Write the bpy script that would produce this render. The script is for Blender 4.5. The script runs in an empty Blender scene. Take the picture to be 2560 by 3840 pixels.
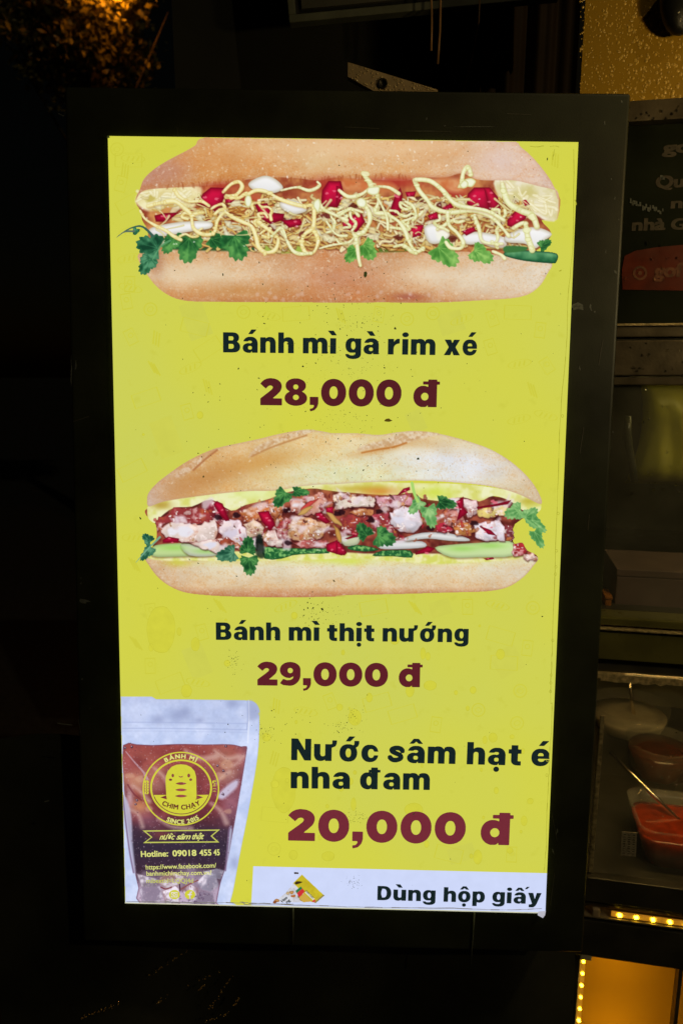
import bpy, bmesh, math, random, time
import numpy as np
from mathutils import Vector, Matrix
T0 = time.time()
S = bpy.context.scene; COL = S.collection
# ------------------------------------------------------------------ camera, world, light, exposure
CAM = Vector((0, 0, 1.5)); PITCH = math.radians(11.5); FPX, PW, PH = 2700., 2560., 3840.
cd = bpy.data.cameras.new('camera'); cam = bpy.data.objects.new('camera', cd); COL.objects.link(cam)
cam.location = CAM; cam.rotation_euler = (math.pi/2-PITCH, 0, 0)
cd.sensor_fit = 'VERTICAL'; cd.sensor_height = 24; cd.lens = FPX/PH*24; cd.clip_start = .02; cd.clip_end = 400
cd.dof.use_dof = True; cd.dof.focus_distance = .885; cd.dof.aperture_fstop = 4.4
S.camera = cam
S.view_settings.view_transform = 'Standard'; S.view_settings.look = 'None'; S.view_settings.exposure = 0; S.view_settings.gamma = 1
w = bpy.data.worlds.new('World'); S.world = w; w.use_nodes = True
wn = w.node_tree; bg = wn.nodes['Background']; sky = wn.nodes.new('ShaderNodeTexSky')
sky.sky_type = 'NISHITA'; sky.sun_disc = False; sky.sun_elevation = math.radians(1.0); sky.sun_rotation = math.radians(60)
bg.inputs['Strength'].default_value = .0011
wn.links.new(sky.outputs[0], bg.inputs[0])
sl = bpy.data.lights.new('sun', 'SUN'); sun = bpy.data.objects.new('sun', sl); COL.objects.link(sun)
sl.energy = .14; sl.angle = math.radians(.6); sl.color = (1, .80, .42)
sun.rotation_euler = (math.radians(50), 0, math.radians(34))
# ------------------------------------------------------------------ geometry helpers
CR = Matrix.Rotation(math.pi/2-PITCH, 3, 'X')
def ray(px, py): return CR @ Vector(((px-PW/2)/FPX, (PH/2-py)/FPX, -1))
def hit(px, py, o, n):
    d = ray(px, py); return CAM+d*((o-CAM).dot(n)/d.dot(n))
def link(o, parent=None):
    COL.objects.link(o)
    if parent: o.parent = parent
    return o
def tag(o, label=None, cat=None, group=None, kind=None):
    for k, v in (('label', label), ('category', cat), ('group', group), ('kind', kind)):
        if v: o[k] = v
    return o
def thing(name, label, cat, loc=(0, 0, 0), M=None, group=None):
    o = link(bpy.data.objects.new(name, None)); o.empty_display_size = .05
    if M is not None: o.matrix_world = M
    else: o.location = loc
    return tag(o, label, cat, group)
def mesh(name, verts, faces, mat, parent=None, smooth=False):
    me = bpy.data.meshes.new(name); me.from_pydata([tuple(v) for v in verts], [], faces); me.update()
    if smooth: me.polygons.foreach_set('use_smooth', [True]*len(me.polygons))
    if mat: me.materials.append(mat)
    return link(bpy.data.objects.new(name, me), parent)
def bmobj(name, bm, mat, parent=None, smooth=False):
    me = bpy.data.meshes.new(name); bmesh.ops.recalc_face_normals(bm, faces=bm.faces[:]); bm.to_mesh(me); bm.free()
    if smooth: me.polygons.foreach_set('use_smooth', [True]*len(me.polygons))
    me.materials.append(mat); return link(bpy.data.objects.new(name, me), parent)
def bbox(bm, lo, hi, bev=0., M=None, seg=2):
    r = bmesh.ops.create_cube(bm, size=1); vs = r['verts']
    for v in vs: v.co = Vector([(lo[i]+hi[i])/2+v.co[i]*(hi[i]-lo[i]) for i in range(3)])
    if bev:
        es = list({e for v in vs for e in v.link_edges})
        vs = list({v for f in bmesh.ops.bevel(bm, geom=es, offset=bev, segments=seg, affect='EDGES', profile=.6)['faces'] for v in f.verts} | {v for v in vs if v.is_valid})
    if M is not None: bmesh.ops.transform(bm, matrix=M, verts=vs)
    return vs
def box(name, lo, hi, mat, parent=None, bev=0., M=None, seg=2):
    bm = bmesh.new(); bbox(bm, lo, hi, bev, M, seg); return bmobj(name, bm, mat, parent)
def tube(bm, pts, r, n=8, taper=1.):
    pts = [Vector(p) for p in pts]; rings = []
    for i, p in enumerate(pts):
        t = (pts[min(i+1, len(pts)-1)]-pts[max(i-1, 0)]).normalized()
        a = t.cross(Vector((0, .3, 1)) if abs(t.z) < .9 else Vector((1, 0, 0))).normalized(); b = t.cross(a)
        rr = r*(1+(taper-1)*i/(len(pts)-1))
        rings.append([bm.verts.new(p+(a*math.cos(k*2*math.pi/n)+b*math.sin(k*2*math.pi/n))*rr) for k in range(n)])
    for A, B in zip(rings, rings[1:]):
        for k in range(n): bm.faces.new((A[k], A[(k+1) % n], B[(k+1) % n], B[k]))
    bm.faces.new(rings[0]); bm.faces.new(rings[-1])
def lathe(bm, prof, c, n=48, sq=1.):
    rings = []
    for r, z in prof:
        rings.append([bm.verts.new((c[0]+r*math.cos(2*math.pi*k/n), c[1]+r*sq*math.sin(2*math.pi*k/n), c[2]+z)) for k in range(n)])
    for A, B in zip(rings, rings[1:]):
        for k in range(n): bm.faces.new((A[k], A[(k+1) % n], B[(k+1) % n], B[k]))
    bm.faces.new(rings[0]); bm.faces.new(rings[-1])
# ------------------------------------------------------------------ materials
def lin(c): return tuple(((x/255)/12.92 if x/255 <= .04045 else ((x/255+.055)/1.055)**2.4) for x in c)
def mat(name, base, rough=.5, metal=0., emit=None, es=1., var=.25, scale=40., bump=0., bscale=200., spec=.5, trans=0., ior=1.45, rvar=0., coat=0., alpha=1.):
    m = bpy.data.materials.new(name); m.use_nodes = True; nt = m.node_tree; b = nt.nodes['Principled BSDF']
    tc = nt.nodes.new('ShaderNodeTexCoord')
    def noise(sc, det=4):
        n = nt.nodes.new('ShaderNodeTexNoise'); n.inputs['Scale'].default_value = sc; n.inputs['Detail'].default_value = det
        nt.links.new(tc.outputs['Object'], n.inputs['Vector']); return n
    n = noise(scale)
    def ramp(fac, a, c, p0=.3, p1=.7):
        r = nt.nodes.new('ShaderNodeValToRGB'); r.color_ramp.elements[0].position = p0; r.color_ramp.elements[1].position = p1
        r.color_ramp.elements[0].color = (*a, 1); r.color_ramp.elements[1].color = (*c, 1); nt.links.new(fac, r.inputs[0]); return r
    r = ramp(n.outputs[0], [x*(1-var) for x in base[:3]], [min(x*(1+var), 1) for x in base[:3]]); nt.links.new(r.outputs[0], b.inputs['Base Color'])
    b.inputs['Roughness'].default_value = rough; b.inputs['Metallic'].default_value = metal
    b.inputs['Specular IOR Level'].default_value = spec; b.inputs['Transmission Weight'].default_value = trans; b.inputs['IOR'].default_value = ior
    b.inputs['Coat Weight'].default_value = coat; b.inputs['Coat Roughness'].default_value = .08; b.inputs['Alpha'].default_value = alpha
    if rvar:
        q = noise(scale*2.3); mr = nt.nodes.new('ShaderNodeMapRange'); mr.inputs['To Min'].default_value = max(rough-rvar, .02); mr.inputs['To Max'].default_value = rough+rvar
        nt.links.new(q.outputs[0], mr.inputs[0]); nt.links.new(mr.outputs[0], b.inputs['Roughness'])
    if emit is not None:
        e = ramp(n.outputs[0], [x*(1-var*.5) for x in emit], [x*(1+var*.5) for x in emit])
        nt.links.new(e.outputs[0], b.inputs['Emission Color']); b.inputs['Emission Strength'].default_value = es
    if bump:
        q = noise(bscale, 3); bp = nt.nodes.new('ShaderNodeBump'); bp.inputs['Strength'].default_value = bump; bp.inputs['Distance'].default_value = .002
        nt.links.new(q.outputs[0], bp.inputs['Height']); nt.links.new(bp.outputs[0], b.inputs['Normal'])
    return m
def print_mat():
    """backlit picture film: the printed colours (colour attribute) lit from behind, under a glossy face"""
    m = bpy.data.materials.new('backlit_print'); m.use_nodes = True; nt = m.node_tree; b = nt.nodes['Principled BSDF']
    a = nt.nodes.new('ShaderNodeAttribute'); a.attribute_name = 'print'
    b.inputs['Base Color'].default_value = (.02, .02, .02, 1); b.inputs['Roughness'].default_value = .22; b.inputs['Specular IOR Level'].default_value = .35
    nt.links.new(a.outputs['Color'], b.inputs['Emission Color']); b.inputs['Emission Strength'].default_value = 1.
    return m
def ink(name, rgb, var=.06, scale=30):
    c = lin(rgb); return mat(name, (.02, .02, .02), .25, 0, c, 1., var, scale, spec=.3)
# ------------------------------------------------------------------ print painter (numpy)
YEL = (210, 211, 78)
def smooth(pts, n=6, closed=True):
    p = np.array(pts, float); m = len(p)
    out = []
    for i in range(m if closed else m-1):
        if closed: a, b, c, d = p[i-1], p[i], p[(i+1) % m], p[(i+2) % m]
        else: a, b, c, d = p[max(i-1, 0)], p[i], p[i+1], p[min(i+2, m-1)]
        for k in range(n):
            t = k/n
            out.append(.5*((2*b)+(-a+c)*t+(2*a-5*b+4*c-d)*t*t+(-a+3*b-3*c+d)*t**3))
    if not closed: out.append(p[-1])
    return np.array(out)
def crop(x0, y0, s):
    return lambda *pts: [(x0+x/s, y0+y/s) for x, y in pts]
class Canvas:
    def __init__(self, x0, y0, x1, y1, step, seed, bg=YEL):
        self.x0, self.y0, self.step = x0, y0, step
        self.w, self.h = int((x1-x0)/step)+1, int((y1-y0)/step)+1
        self.rgb = np.empty((self.h, self.w, 3)); self.rgb[:] = bg
        self.a = np.zeros((self.h, self.w))
        self.rng = np.random.RandomState(seed)
        self.X, self.Y = np.meshgrid(x0+np.arange(self.w)*step, y0+np.arange(self.h)*step)
    def noise(self, cell, octaves=3, sx=1., sy=1.):
        """smooth value noise in -1..1; cell in photo pixels"""
        out = np.zeros((self.h, self.w)); amp = 1; tot = 0
        for o in range(octaves):
            cx, cy = max(cell*sx/2**o/self.step, 1.01), max(cell*sy/2**o/self.step, 1.01)
            g = self.rng.rand(int(self.h/cy)+3, int(self.w/cx)+3)*2-1
            u, v = np.arange(self.w)/cx, np.arange(self.h)/cy
            i, j = u.astype(int), v.astype(int); u = u-i; v = v-j
            u = u*u*(3-2*u); v = v*v*(3-2*v)
            r0, r1 = g[j], g[j+1]
            a = r0[:, i]*(1-u)+r0[:, i+1]*u; b = r1[:, i]*(1-u)+r1[:, i+1]*u
            out += amp*(a*(1-v)[:, None]+b*v[:, None]); tot += amp; amp *= .6
        return out/tot*1.5
    def box(self, p, m):
        lo, hi = p.min(0)-m, p.max(0)+m
        i0, i1 = max(int((lo[0]-self.x0)/self.step), 0), min(int((hi[0]-self.x0)/self.step)+2, self.w)
        j0, j1 = max(int((lo[1]-self.y0)/self.step), 0), min(int((hi[1]-self.y0)/self.step)+2, self.h)
        return (slice(j0, max(j1, j0)), slice(i0, max(i1, i0)))
    def sd(self, p, s):
        X, Y = self.X[s], self.Y[s]
        d = np.full(X.shape, 1e18); inside = np.zeros(X.shape, bool)
        q = np.roll(p, -1, 0)
        for (ax, ay), (bx, by) in zip(p, q):
            ex, ey = bx-ax, by-ay; l = ex*ex+ey*ey
            if l == 0: continue
            t = np.clip(((X-ax)*ex+(Y-ay)*ey)/l, 0, 1)
            d = np.minimum(d, (X-ax-t*ex)**2+(Y-ay-t*ey)**2)
            if ay != by: inside ^= ((Y < ay) != (Y < by)) & (X < ax+(Y-ay)*ex/ey)
        d = np.sqrt(d)
        return np.where(inside, -d, d)
    def put(self, s, cov, col, mask=True):
        c = np.asarray(col, float)
        self.rgb[s] = self.rgb[s]*(1-cov[..., None])+c*cov[..., None]
        if mask: self.a[s] = np.maximum(self.a[s], cov)
    def fill(self, pts, col, sm=6, feather=0., alpha=1., rim=None, rimw=6., lit=None, mask=True, clip=None):
        """filled outline; rim/rimw darken (or colour) towards the edge, lit=(dx,dy,amount) a soft side tone"""
        p = smooth(pts, sm) if sm else np.array(pts, float)
        s = self.box(p, 2+feather)
        if 0 in self.X[s].shape: return
        d = self.sd(p, s); fw = max(self.step, feather)
        cov = np.clip(.5-d/fw, 0, 1)*alpha
        if clip is not None: cov = cov*clip[s]
        c = col(self.X[s], self.Y[s], d, s) if callable(col) else np.broadcast_to(np.array(col, float), d.shape+(3,))
        if lit:
            lo, hi = p.min(0), p.max(0); m = (lo+hi)/2; r = (hi-lo)/2+1e-6
            g = ((self.X[s]-m[0])/r[0]*lit[0]+(self.Y[s]-m[1])/r[1]*lit[1])
            c = c*(1+g*lit[2])[..., None]
        if rim is not None:
            k = np.clip(1+d/rimw, 0, 1)[..., None]**1.5
            c = c*(1-k)+np.array(rim, float)*k
        self.put(s, cov, c, mask)
    def stroke(self, pts, w, col, edge=None, hi=None, sm=6, taper=(1, 1), alpha=1., mask=True, feather=0., clip=None):
        """rounded ribbon along a curve; edge colour at the sides, hi a highlight line up-left of the middle"""
        p = smooth(pts, sm, False) if sm else np.array(pts, float)
        s = self.box(p, w+2)
        if 0 in self.X[s].shape: return
        X, Y = self.X[s], self.Y[s]; best = np.full(X.shape, 1e9); hy = np.zeros(X.shape); n = len(p)-1
        for i in range(n):
            (ax, ay), (bx, by) = p[i], p[i+1]; ex, ey = bx-ax, by-ay; l = ex*ex+ey*ey+1e-9
            t = np.clip(((X-ax)*ex+(Y-ay)*ey)/l, 0, 1); dx, dy = X-ax-t*ex, Y-ay-t*ey
            f = (i+t)/n; ww = w/2*(taper[0]*(1-f)+taper[1]*f)
            k = np.sqrt(dx*dx+dy*dy)-ww
            u = k < best; best = np.where(u, k, best); hy = np.where(u, (dx*.5+dy)/(ww+.1), hy)
        fw = max(self.step, feather)
        cov = np.clip(.5-best/fw, 0, 1)*alpha
        if clip is not None: cov = cov*clip[s]
        c = np.broadcast_to(np.array(col, float), X.shape+(3,))
        if edge is not None:
            k = np.clip(1+best/(w*.32), 0, 1)[..., None]; c = c*(1-k*.8)+np.array(edge, float)*k*.8
            k = np.clip(hy*.9, 0, 1)[..., None]; c = c*(1-k*.6)+np.array(edge, float)*k*.6
        if hi is not None:
            k = np.clip(1-abs(hy+.35)*3, 0, 1)[..., None]; c = c*(1-k)+np.array(hi, float)*k
        self.put(s, cov, c, mask)
    def tint(self, cx, cy, rx, ry, col, alpha, clip=None, rot=0.):
        """soft airbrush spot"""
        X, Y = self.X-cx, self.Y-cy; c, s = np.cos(rot), np.sin(rot)
        k = np.exp(-(((X*c+Y*s)/rx)**2+((-X*s+Y*c)/ry)**2))*alpha
        if clip is not None: k = k*clip
        self.rgb[:] = self.rgb*(1-k[..., None])+np.array(col, float)*k[..., None]
    def leaf(self, cx, cy, size, ang, cols, asp=.8, lobes=3, seed=0):
        """coriander leaflet: fan of toothed lobes round a stalk"""
        r = np.random.RandomState(seed+7); th = np.linspace(-2.25, 2.25, 90)
        tri = np.abs(((th*2.55+r.rand()) % 1.)*2-1)
        rad = (.60+.36*np.abs(np.cos(th*1.45))**.55)*(.84+.16*tri**.7)*(1-.12*np.abs(th)/2.25)+r.randn(90)*.012
        o = np.stack([np.cos(th)*rad, np.sin(th)*rad*asp], 1); o = np.vstack([o, [[-.32, 0]]])*size
        c, s = np.cos(ang), np.sin(ang); R = np.array([[c, s], [-s, c]])
        p = o@R+[cx, cy]
        dark, mid, light = [np.array(k, float) for k in cols]
        nz = self.noise(size*.5, 3)
        def col(X, Y, d, sl):
            u = (X-cx)*c+(Y-cy)*s; v = -(X-cx)*s+(Y-cy)*c; a = np.arctan2(v, u+size*.3)
            k = np.clip(.55+.14*np.cos(a*13)+.75*nz[sl]-.35*(v/size), 0, 1)[..., None]
            q = np.clip(-d/(size*.16), 0, 1)[..., None]
            b = mid*(1-k)+light*k
            return (dark*.5+b*.5)*(1-q)+(dark*(1-k*.75)+b*k*.75)*q
        self.fill(p, col, sm=0)
        for a in np.linspace(-1.1, 1.1, lobes):
            e = np.array([[-.25*size, 0], [np.cos(a)*size*.62, np.sin(a)*size*.62*asp]])@R+[cx, cy]
            self.stroke(e, max(size*.03, 2), light*.7+mid*.3, sm=0, taper=(1.2, .3), alpha=.4)
def mix(a, b, k):
    k = np.clip(k, 0, 1)[..., None]; return np.array(a, float)*(1-k)+np.array(b, float)*k
def bumpy(cx, cy, rx, ry, rng, n=9, j=.18, rot=0.):
    a = np.arange(n)/n*2*np.pi+rng.rand()*.6; r = 1+rng.randn(n)*j
    p = np.stack([np.cos(a)*rx*r, np.sin(a)*ry*r], 1); c, s = np.cos(rot), np.sin(rot)
    return p@np.array([[c, s], [-s, c]])+[cx, cy]
CHILI = ((120, 4, 30), (196, 18, 62), (232, 110, 130))
def dice(cv, pts, k=1., sm=1):
    """a cut of red chili: dark rim, pink glints"""
    p = np.array(pts, float); c = p.mean(0); sz = np.abs(p-c).max()
    cv.fill(pts, np.array(CHILI[1])*k, sm=sm, rim=np.array(CHILI[0])*k, rimw=sz*.45, lit=(-.3, -.8, .22))
    for _ in range(2):
        q = c+(cv.rng.rand(2)-.6)*sz*.8
        cv.fill(bumpy(q[0], q[1], sz*.13, sz*.08, cv.rng), CHILI[2], sm=3, alpha=.8, feather=3)
MAYO = (238, 238, 190)
def mayo(cv, pts, w, taper=(1, 1), warm=0.):
    """a thread of mayonnaise: swelling and thinning, soaked edges, shaded lower side"""
    R = cv.rng; p = smooth(pts, 7, False); n = len(p); wob = np.interp(np.arange(n), np.arange(0, n+6, 5), .62+.75*R.rand(len(np.arange(0, n+6, 5))))
    cv.stroke(p+[2, 4], w*1.1, (146, 88, 40), taper=taper, alpha=.32, feather=8, mask=False, sm=0)
    base = np.array(MAYO if not warm else (242, 232, 166), float); e = np.array((196, 192, 108) if not warm else (212, 182, 92), float)
    for k in range(0, n-1, 2):
        ww = w*wob[k]; c = base*(.95+.07*R.rand())
        cv.stroke(p[k:k+4], ww, c, edge=c*.35+e*.65, sm=0, alpha=.9, feather=3)
    for k in range(0, n-2, 2):
        if R.rand() < .75: cv.stroke(p[k:k+4]-[w*.05, w*.1], w*wob[k]*.5, base*.6+np.array((250, 250, 226))*.4, sm=0, alpha=.7, feather=5)
    for k in range(0, n, 4):
        if R.rand() < .35: cv.fill(bumpy(p[k][0]+R.randn()*w*.2, p[k][1]+R.randn()*w*.2, w*(.5+.4*R.rand()), w*(.35+.3*R.rand()), R, 7, .25), base, sm=3, feather=4, alpha=.85, rim=e, rimw=4)
def specks(cv, clip, n, col, r, alpha=.8, asp=1.6):
    """little flecks scattered inside a coverage mask"""
    jj, ii = np.nonzero(clip > .9)
    if not len(jj): return
    for k in cv.rng.randint(0, len(jj), n):
        x, y = cv.x0+ii[k]*cv.step, cv.y0+jj[k]*cv.step; q = r*(.5+cv.rng.rand())
        a = cv.rng.rand()*3
        cv.stroke([(x, y), (x+np.cos(a)*q*asp, y+np.sin(a)*q*asp)], q, col, sm=0, alpha=alpha*(.4+.6*cv.rng.rand()), mask=False)
def cover(cv, pts, sm=6):
    p = smooth(pts, sm) if sm else np.array(pts, float)
    m = np.zeros((cv.h, cv.w)); s = cv.box(p, 3); m[s] = np.clip(.5-cv.sd(p, s)/cv.step, 0, 1); return m
def crust(cv, pts, tone, sm=6, rim=(150, 96, 60), rimw=26, grain=9):
    """bread crust: tone(X,Y) -> colour field, plus browned mottling and fine grain"""
    m = cover(cv, pts, sm); n1, n2, n3, n4 = cv.noise(90, 4), cv.noise(22, 3), cv.noise(4.2, 2), cv.noise(24, 4, 2.2, 1)
    def col(X, Y, d, s):
        c = tone(X, Y)*(1+.035*n1[s]+.018*n2[s]+.006*grain*.55*n3[s])[..., None]
        c = mix(c, c*[1.0, .90, .76], np.clip(n4[s]*1.3, 0, 1)*.36); c = mix(c, c*.55+np.array((252, 240, 222))*.45, np.clip(-n4[s]*1.3-.1, 0, 1)*.42)
        g = np.clip(n3[s]*1.2+n2[s]*.5, -1, 1); c = mix(c, c*[.93, .84, .72], np.clip(g-.15, 0, 1)*.75); c = mix(c, c*.4+np.array((250, 236, 214))*.6, np.clip(-g-.35, 0, 1)*.55)
        k = np.clip(1+d/rimw, 0, 1)**2*.55
        return mix(c, rim, k) if np.ndim(k) else c
    cv.fill(pts, col, sm=sm)
    return m
def paint_chicken_sandwich(step=2.):
    A, B = crop(380, 480, 1.7043), crop(1260, 480, 1.7043)
    cv = Canvas(425, 508, 2100, 1146, step, 11); R = cv.rng
    # crumb and filling ground
    N = cv.noise(40, 3)
    cv.fill(A((222, 470), (262, 396), (460, 372), (760, 340), (1100, 296), (1560, 262))+B((480, 290), (820, 250), (1150, 330), (1408, 400), (1410, 582), (1310, 590), (1375, 680), (1270, 790), (1100, 830), (600, 800), (0, 790))+A((1200, 800), (700, 800), (330, 790), (300, 660), (262, 590), (256, 540)),
            lambda X, Y, d, s: mix((206, 142, 82), (146, 62, 42), .45+.7*N[s]), sm=3)
    # pale crumb at both ends
    cv.fill(A((220, 470), (250, 410), (340, 380), (520, 374), (640, 380), (620, 470), (560, 520), (420, 505), (330, 530), (270, 520)), lambda X, Y, d, s: mix((224, 208, 144), (242, 234, 186), .5+.9*N[s]), sm=4, feather=12)
    cv.fill(A((288, 440), (330, 420), (360, 440), (320, 480), (290, 470)), (190, 172, 74), feather=14, alpha=.8)
    cv.fill(B((1010, 330), (1140, 330), (1300, 366), (1409, 400), (1410, 582), (1330, 590), (1280, 560), (1190, 540), (1080, 520), (1030, 430)), lambda X, Y, d, s: mix((216, 206, 150), (238, 230, 206), .5+.9*N[s]), sm=3, feather=8)
    cv.tint(*B((1230, 420))[0], 50, 30, (196, 184, 100), .45)
    for q, L in ((A((300, 420))[0], 30), (A((420, 440))[0], 40), (A((380, 480))[0], 30), (A((520, 420))[0], 34), (B((1200, 480))[0], 40), (B((1300, 520))[0], 30), (B((1120, 400))[0], 34), (B((1340, 450))[0], 24)):
        for _ in range(4): cv.stroke([(q[0]+R.randn()*22, q[1]+R.randn()*14), (q[0]+R.randn()*26, q[1]+R.randn()*16), (q[0]+R.randn()*30, q[1]+R.randn()*18)], 8+R.rand()*8, (246, 240, 206), edge=(210, 194, 128), alpha=.7, feather=4)
    # toasted top half
    top = A((220, 462), (246, 396), (272, 328), (332, 268), (424, 208), (520, 158), (600, 112), (668, 60), (1100, 40), (1568, 50))+B((500, 60), (1085, 78), (1180, 124), (1264, 200), (1334, 284), (1388, 370), (1412, 456), (1408, 404), (1290, 372), (1150, 338), (1040, 336), (900, 330), (800, 290), (700, 316), (560, 318), (420, 340), (220, 330), (0, 318))+A((1480, 318), (1380, 336), (1250, 322), (1120, 316), (960, 326), (850, 350), (700, 366), (560, 376), (420, 384), (320, 392), (258, 410))
    def tone(X, Y):
        u = np.clip((X-500)/1580, 0, 1); v = np.clip((Y-512)/190, 0, 1)
        c = mix((206, 142, 82), (224, 180, 128), u*1.6)
        c = mix(c, (222, 196, 184), (u-.62)*2.4)
        c = mix(c, (190, 142, 126), (.16-u)*7)
        c = mix(c, (188, 112, 50), np.clip(1.2-np.abs(v-.93-.2*(u < .2))*5, 0, 1)*(u < .78)*.62)
        return c
    mt = crust(cv, top, tone, sm=4, rim=(200, 148, 118), rimw=14)
    for q, rx, ry, c, a in ((A((1400, 190))[0], 90, 60, (226, 204, 160), .6), (B((620, 170))[0], 120, 50, (208, 150, 96), .5), (A((760, 200))[0], 120, 50, (204, 132, 66), .4), (B((1040, 200))[0], 90, 70, (226, 204, 200), .6), (A((430, 280))[0], 70, 40, (190, 132, 112), .5)):
        cv.tint(q[0], q[1], rx, ry, c, a, mt)
    cv.tint(*A((1250, 120))[0], 420, 40, (232, 196, 150), .5, mt); cv.tint(*B((250, 130))[0], 320, 44, (234, 200, 158), .5, mt)
    specks(cv, mt, 260, (240, 222, 190), 3.4, .5, 1.2); specks(cv, mt, 200, (182, 120, 76), 3, .3); specks(cv, mt, 60, (250, 242, 226), 4.4, .7, .8)
    for i in range(60):   # ragged baked edge
        x = A((430, 0))[0][0]+R.rand()*900; 
        y = 700-(x-630)*.045+R.randn()*4
        cv.stroke([(x, y-9), (x+R.randn()*3, y+6)], 5, (158, 78, 36), sm=0, alpha=.45, feather=4, mask=False)
    # lower half
    bot = A((238, 806), (250, 872), (292, 936), (352, 1012), (430, 1070), (530, 1104), (700, 1112), (1100, 1114), (1560, 1118))+B((300, 1116), (600, 1118), (900, 1104), (1170, 1082), (1286, 1024), (1350, 930), (1374, 862), (1240, 830), (1060, 812), (800, 790), (500, 796), (200, 784), (0, 776))+A((1400, 776), (1200, 796), (1000, 786), (800, 784), (600, 780), (430, 776), (330, 780))
    def tone2(X, Y):
        u = np.clip((X-520)/1560, 0, 1); v = np.clip((Y-940)/195, 0, 1)
        c = mix((212, 164, 116), (230, 200, 162), v*2.2)
        c = mix(c, (200, 136, 82), (v-.5)*2.1)
        c = mix(c, (226, 212, 192), (u-.66)*3*(v < 2))
        c = mix(c, (192, 126, 84), np.exp(-((u-.48)/.16)**2)*.62)
        c = mix(c, (168, 96, 66), (v-.93)*9*.6)
        return c
    mb = crust(cv, bot, tone2, sm=4, rim=(198, 150, 112), rimw=12)
    for q, rx, ry, c, a in ((A((600, 930))[0], 150, 46, (226, 204, 170), .7), (A((350, 850))[0], 30, 60, (168, 106, 76), .6), (A((900, 1040))[0], 200, 26, (196, 136, 72), .5), (B((580, 940))[0], 90, 44, (232, 216, 190), .6), (B((40, 960))[0], 150, 50, (190, 120, 88), .4), (B((900, 1000))[0], 130, 40, (226, 214, 190), .5), (B((460, 1080))[0], 60, 14, (160, 80, 66), .7)):
        cv.tint(q[0], q[1], rx, ry, c, a, mb)
    specks(cv, mb, 300, (238, 218, 188), 4, .5, 1.2); specks(cv, mb, 200, (182, 126, 86), 3, .3)
    for i in range(26):
        x, y = R.rand()*700+960, 1095+R.rand()*30
        if R.rand() < .5: cv.fill(bumpy(x, y, 8, 7, R), (226, 204, 198), sm=3, alpha=.35, feather=6, mask=False)
    # red sauce behind the filling
    for q, rx, ry in ((A((760, 380)), 60, 20), (A((1440, 370)), 60, 30), (B((380, 350)), 110, 22), (B((760, 420)), 60, 40), (A((950, 480)), 60, 40)):
        cv.tint(q[0][0], q[0][1], rx, ry, (176, 46, 40), .75, np.clip(1-mb, 0, 1))
    cv.fill(B((40, 330), (200, 345), (350, 355), (370, 400), (200, 400), (60, 400)), lambda X, Y, d, s: mix((206, 112, 62), (232, 176, 120), .45+.9*N[s]), feather=20, alpha=.8)
    cv.fill(B((560, 330), (700, 322), (790, 330), (820, 400), (740, 410), (620, 360)), lambda X, Y, d, s: mix((206, 112, 62), (232, 176, 120), .45+.9*N[s]), feather=20, alpha=.8)
    # greens underneath
    cv.fill(A((390, 700), (700, 680), (1010, 690), (1000, 780), (700, 784), (420, 770)), (40, 92, 50), feather=8)
    cv.fill(A((1000, 760), (1250, 740), (1290, 790), (1100, 800)), (160, 180, 76), feather=8)
    cv.fill(B((80, 740), (440, 760), (430, 790), (100, 790)), (92, 116, 44), feather=8)
    # shredded chicken
    cols = [(232, 190, 98), (240, 212, 136), (214, 150, 66), (236, 200, 112), (196, 122, 54), (244, 224, 160)]
    for i in range(330):
        x = R.rand()*1230+720; u = (x-700)/1250
        y = 742+R.rand()*205-30*u*0; y = min(y, 930)
        a = R.randn()*.7+(.5 if R.rand() < .3 else -.15); L = 22+R.rand()*60; b = R.randn()*10
        x2, y2 = x+np.cos(a)*L, y+np.sin(a)*L*.75
        if y2 > 946 or y2 < 715 or x2 > 1960: continue
        c = np.array(cols[R.randint(6)])*(.9+.16*R.rand()); w = 6+R.rand()*8
        m = ((x+x2)/2+b, (y+y2)/2-b)
        cv.stroke([(x, y+3), m, (x2, y2+3)], w*1.2, (128, 58, 26), sm=4, taper=(1, .5), alpha=.4, mask=False)
        cv.stroke([(x, y), m, (x2, y2)], w, c, edge=c*.68, sm=4, taper=(1, .5))
    for i in range(430):   # broad pale shreds on top
        x = R.rand()*1220+730; y = 745+R.rand()*185; a = R.randn()*.8; L = 18+R.rand()*30; bx, by = R.randn(2)*13
        if y > 915: a *= .3
        c = np.array(((240, 216, 148), (236, 202, 118), (246, 232, 182), (224, 178, 96))[R.randint(4)])*(.9+.12*R.rand()); dx, dy = np.cos(a)*L, np.sin(a)*L*.7
        q = [(x-dx, y-dy), (x-dx*.3+bx, y-dy*.3+by), (x+dx*.4-bx*.6, y+dy*.4-by*.6), (x+dx, y+dy)]
        cv.stroke([(u, v+4) for u, v in q], 11, (120, 52, 24), sm=4, alpha=.45, feather=4, mask=False)
        cv.stroke(q, 8+R.rand()*7, c, edge=c*.8, sm=4, taper=(.8, .6))
    for i in range(40):
        x, y = R.rand()*330+560, 770+R.rand()*70
        c = np.array(cols[R.randint(6)])
        cv.stroke([(x, y), (x+25, y-6*R.randn()), (x+55, y+8*R.randn())], 8, c, edge=c*.7, taper=(.6, .6))
    for q in ((780, 500), (1180, 590), (1440, 560), (1290, 680), (820, 560), (1090, 640)):
        cv.fill(bumpy(*A(q)[0], 20, 11, R), (96, 20, 22), sm=4, feather=5, alpha=.8)
    for q in ((400, 700), (540, 450), (670, 500), (740, 710), (480, 560), (110, 500), (1030, 610), (290, 520)):
        cv.fill(bumpy(*B(q)[0], 18, 12, R), (86, 22, 20), sm=4, feather=5, alpha=.8)
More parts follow.
